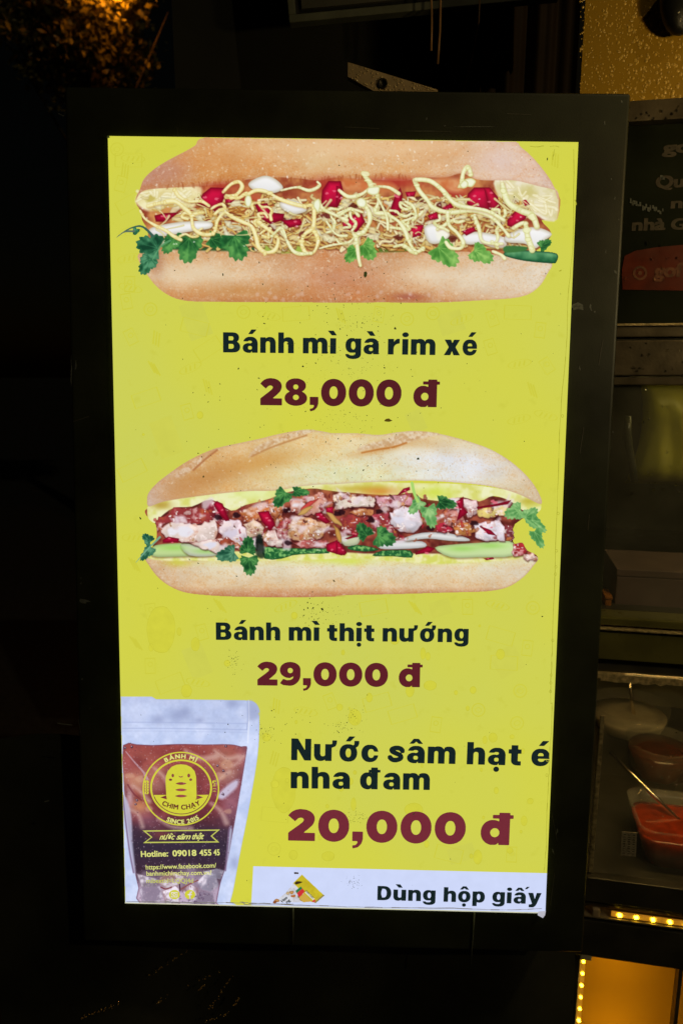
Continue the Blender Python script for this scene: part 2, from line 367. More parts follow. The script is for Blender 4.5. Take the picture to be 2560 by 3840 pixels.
    # creamy smears through the filling
    for i in range(110):
        x, y = R.rand()*1430+540, 735+R.rand()*180
        c = mix((232, 214, 150), (238, 238, 206), np.array(R.rand()))
        cv.fill(bumpy(x, y, 8+R.rand()*20, 5+R.rand()*8, R, 8, .3, R.randn()*.6), c, sm=4, alpha=.75, feather=3, rim=c*.78, rimw=6)
    # pickled radish and egg white
    for pts in (A((300, 660), (350, 628), (520, 600), (690, 598), (700, 640), (560, 664), (420, 690), (330, 692)), A((940, 360), (990, 322), (1060, 306), (1130, 340), (1160, 390), (1080, 420), (980, 400)), A((1140, 480), (1200, 456), (1290, 490), (1310, 530), (1230, 552), (1160, 520)),
                B((800, 690), (900, 664), (1070, 700), (1078, 760), (1000, 764), (930, 742), (830, 742)), B((1080, 690), (1200, 640), (1300, 640), (1376, 678), (1330, 720), (1270, 770), (1200, 740), (1090, 730)), B((560, 640), (620, 612), (700, 640), (722, 690), (660, 736), (590, 730))):
        cv.fill([(x+3, y+6) for x, y in pts], (90, 50, 30), feather=10, alpha=.5, mask=False)
        cv.fill(pts, (238, 237, 236), rim=(196, 188, 164), rimw=16, lit=(.1, -.5, .09))
    cv.fill(B((640, 640), (700, 650), (714, 690), (650, 716)), (246, 244, 224), feather=12, alpha=.8)
    # chili dice
    for pts in (A((612, 482), (650, 420), (700, 380), (790, 384), (792, 440), (740, 540), (680, 510)), A((980, 490), (1060, 480), (1090, 540), (1172, 550), (1160, 590), (1080, 616), (1020, 580)), A((1150, 590), (1270, 580), (1290, 620), (1200, 640)), A((1410, 400), (1450, 340), (1530, 340), (1550, 420), (1510, 510), (1400, 500)), A((340, 560), (400, 545), (500, 540), (420, 600), (350, 600)),
                B((0, 370), (36, 380), (30, 470), (0, 510)), B((52, 610), (90, 560), (160, 548), (186, 600), (130, 668), (70, 650)), B((380, 420), (410, 380), (424, 430), (410, 560), (350, 560), (340, 530)), B((460, 660), (500, 620), (560, 620), (540, 690), (480, 704)), B((580, 560), (640, 536), (660, 580), (600, 590)), B((840, 420), (880, 380), (970, 380), (980, 530), (860, 516), (830, 480)), B((940, 380), (980, 380), (1030, 440), (1050, 520), (980, 528)), B((1090, 590), (1150, 520), (1218, 530), (1210, 580), (1130, 640), (1090, 624)), B((800, 660), (880, 630), (890, 660), (830, 690)), B((1180, 465), (1210, 458), (1235, 490), (1205, 500)), B((660, 520), (730, 480), (750, 510), (690, 530)), B((440, 410), (510, 405), (500, 440), (450, 440)), A((1540, 600), (1568, 590), (1568, 650), (1545, 650)), A((800, 445), (860, 455), (830, 480), (790, 480))):
        dice(cv, pts)
    # coriander, cucumber
    G1, G2, G3 = ((20, 66, 44), (42, 128, 78), (108, 178, 130)), ((26, 80, 40), (50, 140, 66), (120, 190, 96)), ((66, 130, 50), (118, 184, 82), (178, 222, 120))
    for x, y, s, a, g, sd, asp in ((330, 760, 78, 3.4, G1, 1, .9), (300, 860, 62, 2.1, G1, 2, .75), (560, 740, 92, 1.7, G2, 3, .8), (450, 730, 60, 2.2, G2, 4, .7), (730, 720, 70, .4, G2, 6, .6), (860, 730, 88, 1.3, G2, 5, .9)):
        q = A((x, y))[0]; cv.leaf(q[0], q[1], s*.8+8, a, g, asp, 3, sd)
    cv.stroke(A((330, 690), (260, 630), (180, 645), (110, 690)), 11, (60, 96, 84), taper=(1, .3)); cv.leaf(*A((225, 655))[0], 22, 2.0, G1, .8, 3, 9)
    cv.stroke(A((210, 660), (150, 665), (100, 700)), 9, (92, 110, 96), taper=(1, .3))
    cv.stroke(A((440, 720), (380, 760), (330, 840)), 8, (96, 160, 110), taper=(1, .5), alpha=.8)
    for x, y, s, a, g, sd, asp in ((190, 770, 60, .9, G3, 11, .9), (110, 800, 50, 2.3, G3, 12, .8), (680, 790, 92, .75, G3, 13, .75), (910, 800, 74, .5, G3, 14, .7), (1320, 750, 40, -.5, G2, 15, .7)):
        q = B((x, y))[0]; cv.leaf(q[0], q[1], s*.8+7, a, g, asp, 3, sd)
    cv.fill(B((1070, 800), (1110, 780), (1270, 786), (1408, 802), (1404, 860), (1370, 866), (1200, 850), (1080, 820)), lambda X, Y, d, s: mix((30, 96, 58), (110, 172, 118), np.clip(.45-(Y-960)/40+.5*N[s], 0, 1)), sm=3, rim=(20, 66, 44), rimw=10)
    cv.fill(B((1080, 756), (1210, 760), (1200, 786), (1080, 796)), (60, 116, 60), feather=5)
    # mayonnaise threads
    th = [(A((470, 395), (500, 440), (560, 470), (640, 470), (690, 500)), 22), (A((300, 500), (380, 480), (470, 470), (540, 520), (575, 560), (590, 640), (650, 680), (720, 670), (745, 590), (790, 540), (830, 565), (900, 600), (960, 630), (990, 700), (1005, 760), (1050, 795), (1110, 780), (1130, 710), (1080, 660), (1000, 600)), 27),
          (A((780, 410), (830, 360), (880, 345), (900, 380), (860, 430), (800, 440)), 26), (A((800, 430), (870, 450), (930, 420), (950, 470), (970, 520)), 26), (A((930, 430), (990, 400), (1060, 410), (1130, 450), (1210, 480), (1290, 500), (1350, 500), (1360, 560), (1350, 640), (1300, 680), (1280, 740), (1310, 800), (1360, 790), (1385, 720), (1360, 660)), 26), (A((1140, 640), (1170, 690), (1220, 780), (1270, 805), (1340, 800)), 25),
          (A((1150, 400), (1250, 380), (1330, 400), (1395, 370), (1380, 345)), 22), (A((1390, 470), (1420, 520), (1500, 560), (1568, 590)), 24), (A((1395, 770), (1470, 750), (1568, 735)), 12), (A((250, 530), (280, 580), (340, 620), (420, 660), (460, 690), (510, 715)), 22),
          (B((20, 400), (80, 440), (160, 425), (230, 380), (330, 380), (400, 420)), 24), (B((175, 300), (215, 350), (225, 380)), 38), (B((250, 390), (270, 470), (250, 540), (330, 550), (350, 590)), 28), (B((150, 470), (200, 520), (215, 590), (180, 660), (130, 690), (135, 760), (145, 840), (155, 880)), 30), (B((340, 560), (400, 600), (440, 660), (465, 730), (510, 790), (555, 770)), 26), (B((370, 760), (430, 750), (480, 790), (510, 800)), 26),
          (B((500, 335), (530, 400), (580, 460), (620, 510), (720, 540), (860, 530), (980, 560), (1060, 640), (1100, 690)), 28), (B((510, 330), (600, 340), (680, 400), (740, 470), (800, 500), (960, 530), (1070, 590)), 33), (B((710, 540), (720, 620), (770, 670), (810, 730), (790, 770), (730, 765), (700, 730)), 24), (B((880, 560), (910, 640), (930, 720), (1000, 740), (1060, 740)), 26),
          (B((1060, 360), (1080, 440), (1110, 490), (1180, 530), (1250, 560), (1280, 630)), 42), (B((1130, 640), (1200, 610), (1220, 690), (1250, 780)), 36), (B((800, 370), (810, 290), (840, 250), (860, 300)), 30), (B((440, 470), (490, 500), (510, 560), (490, 590)), 20), (B((20, 560), (90, 520), (170, 540)), 20), (B((1000, 790), (1050, 810), (1075, 835)), 22), (B((260, 440), (320, 560), (330, 650)), 18), (A((1440, 600), (1500, 680), (1568, 690)), 18), (A((1090, 690), (1150, 640), (1180, 700)), 18)]
    for i in range(46):
        x, y = 600+R.rand()*1380, 745+R.rand()*175; a = R.rand()*3.1; L = 14+R.rand()*26
        cv.stroke([(x-np.cos(a)*L, y-np.sin(a)*L*.8), (x+R.randn()*6, y+R.randn()*6), (x+np.cos(a)*L, y+np.sin(a)*L*.8)], 5+R.rand()*7, (232, 226, 172), edge=(188, 168, 92), taper=(1, .5), alpha=.85)
    for i in range(22):
        x, y = 680+R.rand()*1200, 760+R.rand()*130; a = R.rand()*6.3; q = [(x, y)]
        for k in range(5): a += R.randn()*1.1; q.append((q[-1][0]+np.cos(a)*24, min(q[-1][1]+np.sin(a)*17, 935)))
        mayo(cv, q, 9, warm=(x < 1150))
    for pts, w in th: mayo(cv, pts, w/1.7043*.82, warm=(pts[0][0] < 1000))
    for q, rx, ry in ((A((940, 470)), 14, 22), (A((1380, 500)), 16, 20), (B((160, 480)), 22, 18), (B((240, 400)), 24, 18), (B((850, 350)), 24, 14), (B((820, 360)), 16, 14)):
        cv.fill(bumpy(q[0][0], q[0][1], rx, ry, R, 7, .12), (240, 242, 214), sm=4, rim=(196, 190, 110), rimw=8)
    for i in range(60):
        q = (R.rand()*1450+520, 730+R.rand()*200)
        cv.fill(bumpy(q[0], q[1], 4, 2.6, R), (252, 250, 238), sm=2, alpha=.55, mask=False)
    return cv
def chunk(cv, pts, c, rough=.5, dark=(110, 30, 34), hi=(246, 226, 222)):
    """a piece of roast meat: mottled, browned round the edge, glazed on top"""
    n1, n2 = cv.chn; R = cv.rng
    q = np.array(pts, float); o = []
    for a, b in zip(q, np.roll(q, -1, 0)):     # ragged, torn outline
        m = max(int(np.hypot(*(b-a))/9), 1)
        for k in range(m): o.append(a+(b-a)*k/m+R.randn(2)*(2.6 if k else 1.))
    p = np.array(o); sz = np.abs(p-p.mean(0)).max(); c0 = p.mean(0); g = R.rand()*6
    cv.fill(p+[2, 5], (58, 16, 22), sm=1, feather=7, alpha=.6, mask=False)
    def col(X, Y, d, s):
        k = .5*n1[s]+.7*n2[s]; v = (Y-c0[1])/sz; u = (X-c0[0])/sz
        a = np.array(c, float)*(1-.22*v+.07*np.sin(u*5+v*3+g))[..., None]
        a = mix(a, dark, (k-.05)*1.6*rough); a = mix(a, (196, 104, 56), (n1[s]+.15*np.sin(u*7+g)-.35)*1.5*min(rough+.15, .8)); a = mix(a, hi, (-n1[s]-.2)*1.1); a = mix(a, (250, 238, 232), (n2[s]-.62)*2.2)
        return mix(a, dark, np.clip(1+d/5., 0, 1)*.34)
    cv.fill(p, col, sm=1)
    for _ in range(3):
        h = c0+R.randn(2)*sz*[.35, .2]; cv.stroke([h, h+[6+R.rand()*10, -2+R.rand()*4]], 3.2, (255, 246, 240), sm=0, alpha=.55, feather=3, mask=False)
def paint_pork_sandwich(step=2.):
    C, D = crop(480, 1580, 1.9122), crop(1260, 1580, 1.8667)
    cv = Canvas(500, 1604, 2056, 2246, step, 23); R = cv.rng
    cv.chn = (cv.noise(26, 3), cv.noise(9, 2)); N = cv.noise(40, 3)
    # inside: deep shadow between crumb edges
    cv.fill(C((140, 620), (350, 560), (800, 540), (1060, 500), (1560, 470))+D((400, 470), (700, 470), (1200, 540), (1420, 600), (1250, 720), (1240, 850), (1330, 900), (1410, 950), (1300, 1000), (700, 1000), (0, 980))+C((1200, 990), (800, 1000), (300, 1010), (130, 980), (200, 860), (200, 740), (136, 680)),
            lambda X, Y, d, s: mix((168, 84, 62), (92, 32, 30), .5+.8*N[s]), sm=3)
    # crumb with butter under the lid
    cv.fill(C((140, 640), (160, 600), (360, 540), (700, 490), (1060, 440), (1560, 430))+D((500, 430), (900, 440), (1250, 490), (1400, 540), (1434, 600), (1400, 640), (1300, 620), (1220, 560), (1100, 520), (1000, 560), (880, 530), (780, 560), (600, 540), (540, 500), (360, 516), (0, 490))+C((1300, 480), (1100, 520), (1000, 560), (840, 600), (740, 640), (600, 560), (460, 610), (330, 620), (240, 680), (200, 730), (150, 700)),
            lambda X, Y, d, s: mix((216, 216, 116), (238, 238, 190), .5+.9*N[s]), sm=3)
    for q, rx, ry, c in ((C((900, 520)), 120, 22, (226, 236, 160)), (C((240, 600)), 40, 16, (184, 148, 60)), (D((160, 470)), 120, 14, (196, 178, 60)), (D((620, 410)), 90, 14, (206, 196, 66)), (D((300, 490)), 70, 16, (214, 140, 58)), (D((1340, 560)), 40, 14, (190, 176, 60)), (D((700, 500)), 60, 26, (206, 222, 70))):
        cv.tint(q[0][0], q[0][1], rx, ry, c, .8, cv.a)
    # lid
    top = C((150, 610), (138, 560), (150, 510), (210, 440), (300, 370), (400, 300), (520, 236), (640, 190), (800, 154), (950, 122), (1080, 90), (1230, 64), (1350, 64), (1450, 82))+D((0, 82), (160, 84), (300, 94), (420, 76), (540, 68), (660, 76), (800, 104), (940, 144), (1080, 196), (1220, 280), (1340, 390), (1410, 490), (1434, 580), (1300, 520), (1180, 478), (1040, 450), (850, 430), (600, 416), (380, 420), (140, 430), (0, 440))+C((1400, 452), (1240, 466), (1060, 496), (860, 500), (640, 520), (480, 540), (340, 560), (240, 580))
    def tone(X, Y):
        u = np.clip((X-550)/1480, 0, 1); v = np.clip((Y-1612)/230, 0, 1)
        c = mix((208, 152, 92), (230, 210, 156), u*2.1)
        c = mix(c, (228, 230, 240), np.exp(-((u-.76)/.19)**2-((v-.62)/.34)**2)*1.25)
        c = mix(c, (226, 228, 184), np.exp(-((u-.5)/.2)**2-((v-.75)/.3)**2)*1.0)
        c = mix(c, (206, 186, 180), (.12-u)*7)
        c = mix(c, (208, 186, 164), (u-.86)*5)
        return c
    mt = crust(cv, top, tone, sm=4, rim=(190, 152, 128), rimw=12)
    for q, rx, ry, c, a, ro in ((C((620, 380)), 170, 40, (190, 130, 68), .6, -.25), (C((1000, 290)), 150, 34, (208, 150, 70), .55, -.2), (C((420, 480)), 90, 30, (196, 140, 84), .6, -.3), (D((330, 190)), 120, 14, (204, 138, 66), .6, -.22), (D((620, 150)), 100, 20, (206, 170, 120), .5, .1)):
        cv.tint(q[0][0], q[0][1], rx, ry, c, a, mt, ro)
    for pts in (C((868, 262), (880, 226), (940, 170), (1060, 120), (1240, 66), (1340, 66), (1240, 104), (1120, 140), (1000, 190), (930, 226)), C((340, 396), (400, 330), (520, 250), (640, 194), (560, 262), (470, 340), (400, 390)), D((150, 206), (190, 168), (330, 130), (480, 76), (640, 74), (720, 92), (560, 130), (460, 160), (300, 186))):
        cv.fill(pts, lambda X, Y, d, s: mix((228, 210, 192), (192, 146, 104), .45+.75*cv.chn[1][s]), sm=4, feather=9, alpha=.62)
    cv.stroke(D((180, 220), (300, 196), (400, 180), (490, 150)), 10, (186, 112, 46), taper=(.5, .6), feather=6); cv.stroke(C((890, 250), (1000, 198), (1130, 150), (1280, 100)), 6, (190, 136, 84), feather=6); cv.stroke(C((470, 350), (560, 268), (640, 206)), 6, (176, 112, 70), feather=6)
    specks(cv, mt, 160, (240, 228, 206), 3.5, .45, 1.2); specks(cv, mt, 160, (176, 126, 84), 3, .3)
    # base
    bot = C((122, 980), (150, 1030), (200, 1100), (280, 1170), (400, 1224), (560, 1246), (800, 1258), (1200, 1262), (1560, 1254))+D((0, 1218), (400, 1210), (800, 1198), (1050, 1190), (1200, 1160), (1310, 1090), (1380, 1010), (1412, 955), (1330, 930), (1240, 945), (1000, 975), (760, 985), (520, 965), (260, 940), (0, 950))+C((1420, 960), (1240, 970), (1130, 990), (960, 990), (700, 985), (460, 1000), (300, 985), (180, 975))
    def tone2(X, Y):
        u = np.clip((X-545)/1475, 0, 1); v = np.clip((Y-2085)/155, 0, 1)
        c = mix((226, 230, 156), (226, 216, 188), v*3.4)
        c = mix(c, (220, 184, 140), (v-.35)*1.9); c = mix(c, (186, 118, 80), (v-.74)*3.4)
        c = mix(c, (208, 164, 124), (.17-u)*5); c = mix(c, (222, 208, 186), (u-.84)*4)
        return c
    mb = crust(cv, bot, tone2, sm=4, rim=(176, 118, 92), rimw=9)
    specks(cv, mb, 200, (240, 228, 208), 3.5, .4, 1.2); specks(cv, mb, 160, (180, 130, 96), 3, .3)
    for q, rx, ry, c in ((C((360, 1010)), 46, 16, (206, 204, 70)), (C((1420, 980)), 110, 16, (208, 220, 70)), (D((100, 980)), 60, 14, (214, 224, 90)), (D((640, 960)), 70, 16, (224, 230, 130)), (C((700, 1000)), 60, 12, (216, 204, 130))):
        cv.tint(q[0][0], q[0][1], rx, ry, c, .75, mb)
    cv.fill(C((130, 975), (230, 930), (500, 940), (800, 930), (1100, 930), (1500, 935))+D((200, 925), (500, 925), (800, 925), (1200, 920), (1330, 935), (1250, 965), (700, 1000), (200, 960))+C((1500, 985), (1100, 1000), (700, 1000), (300, 1000)), lambda X, Y, d, s: mix((214, 216, 104), (238, 234, 176), .5+1.*cv.chn[0][s]), sm=2, feather=6)
    # cucumber and radish in the bottom
    for pts, c in ((C((180, 900), (260, 880), (430, 876), (560, 910), (620, 950), (520, 962), (330, 970), (180, 966)), (196, 220, 150)), (D((690, 884), (820, 862), (1000, 850), (1226, 840), (1234, 940), (1000, 950), (800, 950)), (204, 226, 164)), (C((380, 880), (560, 900), (660, 940), (600, 966), (440, 960)), (214, 216, 200)), (D((290, 850), (440, 836), (600, 840), (620, 880), (430, 894), (310, 890)), (222, 222, 222)), (D((480, 816), (600, 780), (760, 780), (900, 810), (930, 836), (800, 836), (640, 820), (500, 836)), (226, 226, 224)), (D((40, 810), (160, 800), (150, 860), (60, 870)), (200, 206, 170))):
        cv.fill([(x, y+5) for x, y in pts], (90, 60, 34), feather=8, alpha=.5, mask=False); cv.fill(pts, c, sm=3, rim=tuple(k*.78 for k in c), rimw=14, lit=(0, -.8, .06))
    for q in (C((330, 905)), C((560, 930)), D((880, 890)), D((1080, 870))): cv.tint(q[0][0], q[0][1], 60, 12, (150, 206, 90), .7, cv.a)
    for pts in (C((976, 900), (1080, 905), (1250, 910), (1420, 910), (1440, 945), (1300, 950), (1180, 960), (1100, 985), (980, 985)), D((260, 930), (320, 904), (430, 900), (520, 904), (530, 954), (400, 944), (270, 944)), D((80, 880), (150, 864), (250, 880), (300, 900), (200, 912), (100, 900))):
        cv.fill(pts, lambda X, Y, d, s: mix((34, 98, 52), (128, 186, 104), .30+1.1*cv.chn[1][s]), sm=2, rim=(20, 66, 36), rimw=6)
    # meat, sauce, crackling
    RED, PINK, TAN, PALE = (150, 54, 56), (206, 152, 136), (196, 112, 62), (232, 212, 202)
    for pts, c, r in ((C((200, 710), (300, 660), (330, 620), (560, 626), (630, 690), (560, 740), (420, 730), (260, 730), (210, 790)), RED, .5), (C((560, 590), (640, 570), (720, 640), (700, 760), (620, 720)), (120, 30, 44), .4), (C((230, 760), (320, 720), (520, 740), (620, 700), (650, 780), (620, 860), (420, 870), (280, 840)), PALE, .12), (C((440, 870), (600, 840), (740, 840), (760, 930), (660, 950), (520, 910)), PALE, .1),
                      (C((650, 780), (700, 700), (790, 700), (840, 760), (920, 820), (930, 920), (820, 920), (700, 880)), (216, 200, 206), .2), (C((800, 640), (920, 600), (1010, 560), (1060, 600), (1120, 640), (1100, 720), (980, 700), (830, 720)), TAN, .5), (C((830, 740), (900, 690), (980, 760), (960, 820), (860, 840)), (216, 188, 160), .5), (C((960, 820), (1030, 780), (1120, 850), (1110, 900), (1000, 890)), PALE, .3), (C((1000, 560), (1060, 555), (1120, 620), (1060, 700), (1020, 640)), (196, 116, 70), .5),
                      (C((1060, 760), (1130, 690), (1180, 700), (1130, 850), (1080, 840)), RED, .5), (C((1160, 580), (1240, 540), (1390, 506), (1430, 570), (1380, 650), (1280, 680), (1170, 650)), PINK, .35), (C((1146, 740), (1200, 680), (1300, 690), (1450, 740), (1380, 840), (1240, 860), (1150, 840)), (210, 164, 122), .55), (C((1180, 870), (1300, 850), (1420, 850), (1430, 900), (1240, 908)), (180, 96, 92), .5), (C((1470, 530), (1520, 510), (1568, 515), (1568, 630), (1480, 630)), (230, 206, 180), .3),
                      (D((0, 510), (120, 520), (270, 530), (260, 600), (120, 600), (0, 620)), (224, 208, 190), .35), (D((270, 530), (400, 520), (520, 510), (540, 580), (420, 600), (300, 600)), (206, 150, 160), .4), (D((30, 680), (120, 640), (220, 640), (240, 740), (140, 800), (40, 780)), RED, .5), (D((90, 640), (160, 610), (260, 620), (250, 660), (150, 660)), (196, 130, 80), .5), (D((250, 660), (360, 640), (400, 740), (440, 820), (330, 820), (260, 760)), (150, 54, 66), .6),
                      (D((376, 640), (470, 590), (580, 620), (600, 720), (540, 780), (440, 770), (380, 720)), (222, 214, 222), .1), (D((740, 620), (860, 600), (900, 700), (820, 740), (760, 720)), (196, 130, 120), .5), (D((780, 540), (860, 530), (900, 560), (860, 620), (790, 620)), PALE, .2), (D((690, 730), (760, 700), (820, 760), (760, 784), (700, 770)), (176, 40, 62), .3), (D((810, 720), (900, 700), (980, 750), (940, 800), (840, 800)), (196, 130, 70), .6), (D((880, 540), (980, 550), (990, 640), (920, 680), (900, 600)), (216, 190, 190), .3),
                      (D((960, 720), (1040, 700), (1140, 690), (1190, 760), (1180, 840), (1060, 840), (980, 820)), (226, 218, 226), .15), (D((980, 620), (1100, 590), (1200, 580), (1190, 650), (1060, 680), (990, 660)), (226, 204, 120), .25), (D((1180, 720), (1230, 740), (1250, 820), (1220, 840), (1190, 790)), (120, 50, 56), .4), (D((1236, 860), (1300, 850), (1336, 900), (1300, 940), (1236, 945)), (170, 44, 50), .5), (D((1310, 930), (1380, 920), (1400, 970), (1320, 970)), (226, 200, 180), .3), (C((640, 850), (720, 830), (800, 880), (820, 940), (760, 910), (680, 890)), (150, 70, 50), .5)):
        chunk(cv, pts, c, r)
    inner = cover(cv, C((190, 700), (330, 620), (600, 575), (760, 640), (1000, 560), (1250, 510), (1500, 500))+D((400, 515), (540, 500), (800, 545), (1000, 570), (1200, 560), (1240, 700), (1240, 850), (900, 830), (300, 850), (0, 900))+C((1200, 905), (700, 930), (300, 860), (200, 800)), 1)
    PAL = [(186, 36, 54), (120, 30, 36), (206, 130, 66), (236, 218, 210), (58, 14, 20), (212, 156, 96), (180, 86, 50), (150, 50, 52)]
    jj, ii = np.nonzero(inner > .9)
    for k in R.randint(0, len(jj), 150):
        x, y = cv.x0+ii[k]*cv.step, cv.y0+jj[k]*cv.step; c = np.array(PAL[R.randint(8)], float)*(.85+.25*R.rand())
        cv.fill(bumpy(x, y, 4+R.rand()*11, 3+R.rand()*6, R, 7, .3, R.rand()*3), c, sm=1, rim=c*.75, rimw=5, alpha=.62, lit=(-.2, -.8, .2))
    for k in R.randint(0, len(jj), 46):
        x, y = cv.x0+ii[k]*cv.step, cv.y0+jj[k]*cv.step
        cv.fill(bumpy(x, y, 10+R.rand()*20, 5+R.rand()*9, R, 8, .3, R.randn()*.6), (232, 216, 224), sm=3, feather=9, alpha=.7)
    for q, r, c in ((C((420, 790)), 60, (232, 230, 240)), (C((320, 790)), 40, (236, 234, 244)), (C((740, 800)), 44, (214, 204, 220)), (D((430, 690)), 36, (222, 220, 236)), (D((520, 720)), 34, (222, 216, 226)), (D((1080, 780)), 40, (232, 228, 240)), (C((1200, 600)), 20, (236, 230, 236)), (C((1370, 790)), 22, (236, 232, 228)), (D((820, 560)), 30, (232, 220, 232)), (D((740, 660)), 14, (240, 240, 244)), (C((590, 890)), 44, (222, 222, 238))):
        cv.fill(bumpy(q[0][0], q[0][1], r*.55, r*.36, R, 8, .18), c, sm=4, feather=8, alpha=.9)
    for q in (C((780, 670)), C((650, 690)), C((1150, 870)), C((1140, 640)), C((940, 860)), D((40, 640)), D((300, 630)), D((240, 690)), D((560, 580)), C((1500, 660)), D((960, 710)), D((660, 750))):
        cv.fill(bumpy(q[0][0], q[0][1], 15, 10, R), (34, 10, 20), sm=4, feather=5, alpha=.85)
    for q, a, c in (((1290, 600), -.6, (206, 70, 66)), ((1270, 640), -.5, (206, 160, 90)), ((1480, 700), .8, (206, 160, 90)), ((1500, 800), 1.2, (200, 150, 76))):
        x, y = C(q)[0]; cv.fill(bumpy(x, y, 34, 9, R, 9, .2, a), c, sm=3, rim=tuple(k*.7 for k in c), rimw=6)
    for pts in (C((612, 590), (640, 572), (680, 590), (730, 712), (700, 716), (650, 660)), C((930, 650), (1010, 640), (1058, 740), (1020, 788), (960, 720)), C((1340, 660), (1380, 650), (1450, 720), (1420, 736), (1360, 700)), C((1420, 880), (1500, 850), (1564, 950), (1530, 962), (1424, 930)), C((1420, 620), (1470, 610), (1470, 660), (1420, 650)), D((0, 850), (20, 840), (76, 920), (60, 938), (0, 930)), D((550, 920), (640, 872), (690, 890), (660, 916), (556, 934)), D((840, 560), (890, 526), (890, 600), (920, 640), (840, 700), (860, 620)), D((1000, 730), (1080, 760), (1120, 800), (1060, 790)), D((1030, 960), (1096, 950), (1104, 964), (1050, 972)), D((470, 470), (514, 458), (516, 480), (420, 524)), C((250, 850), (290, 826), (370, 840), (360, 868), (250, 872)), D((980, 600), (1130, 574), (1224, 550), (1200, 580), (1080, 600), (990, 612)), D((60, 820), (160, 780), (180, 800), (80, 826))):
        dice(cv, pts, .94)
    for i in range(50):
        q = (R.rand()*1250+640, 1880+R.rand()*150); cv.fill(bumpy(q[0], q[1], 4, 2.6, R), (250, 236, 232), sm=2, alpha=.6, mask=False)
    G1, G2, G3 = ((24, 72, 54), (56, 130, 92), (120, 180, 140)), ((18, 66, 34), (58, 138, 70), (120, 190, 100)), ((70, 134, 70), (128, 190, 110), (186, 224, 150))
    for (x, y), s, a, g, sd, asp, F in (((150, 850), 40, 3.9, G1, 1, .8, C), ((150, 930), 66, 2.3, G1, 2, .5, C), ((730, 950), 74, 2.9, G1, 3, .7, C), ((860, 910), 62, -1.5, G2, 4, .8, C), ((870, 1010), 70, 1.5, G2, 5, .8, C), ((1110, 535), 70, 2.2, G2, 6, .75, C), ((1220, 505), 60, .1, G2, 16, .5, C), ((200, 780), 60, -2.2, G2, 7, .8, D), ((320, 810), 76, .3, G2, 8, .85, D), ((570, 580), 66, 2.3, G3, 9, .6, D), ((650, 640), 84, 1.3, G3, 10, .6, D), ((750, 570), 70, .2, G2, 11, .6, D), ((1260, 630), 66, 2.8, G3, 12, .8, D), ((1340, 660), 60, -.6, G3, 17, .7, D), ((1390, 710), 76, .7, G3, 13, .5, D), ((1400, 800), 76, 1.1, G3, 14, .5, D)):
        q = F((x, y))[0]; cv.leaf(q[0], q[1], s*.70+6, a, g, asp, 3, sd)
    cv.stroke(D((530, 430), (545, 500), (570, 560)), 11, (170, 214, 110)); cv.stroke(D((1240, 600), (1320, 680), (1400, 740)), 7, (130, 184, 110)); cv.stroke(C((60, 1010), (130, 930), (230, 830)), 8, (120, 170, 140), taper=(.4, 1))
    cv.fill(C((920, 830), (960, 820), (980, 970), (920, 960)), (14, 30, 26), feather=8, alpha=.8)
    return cv
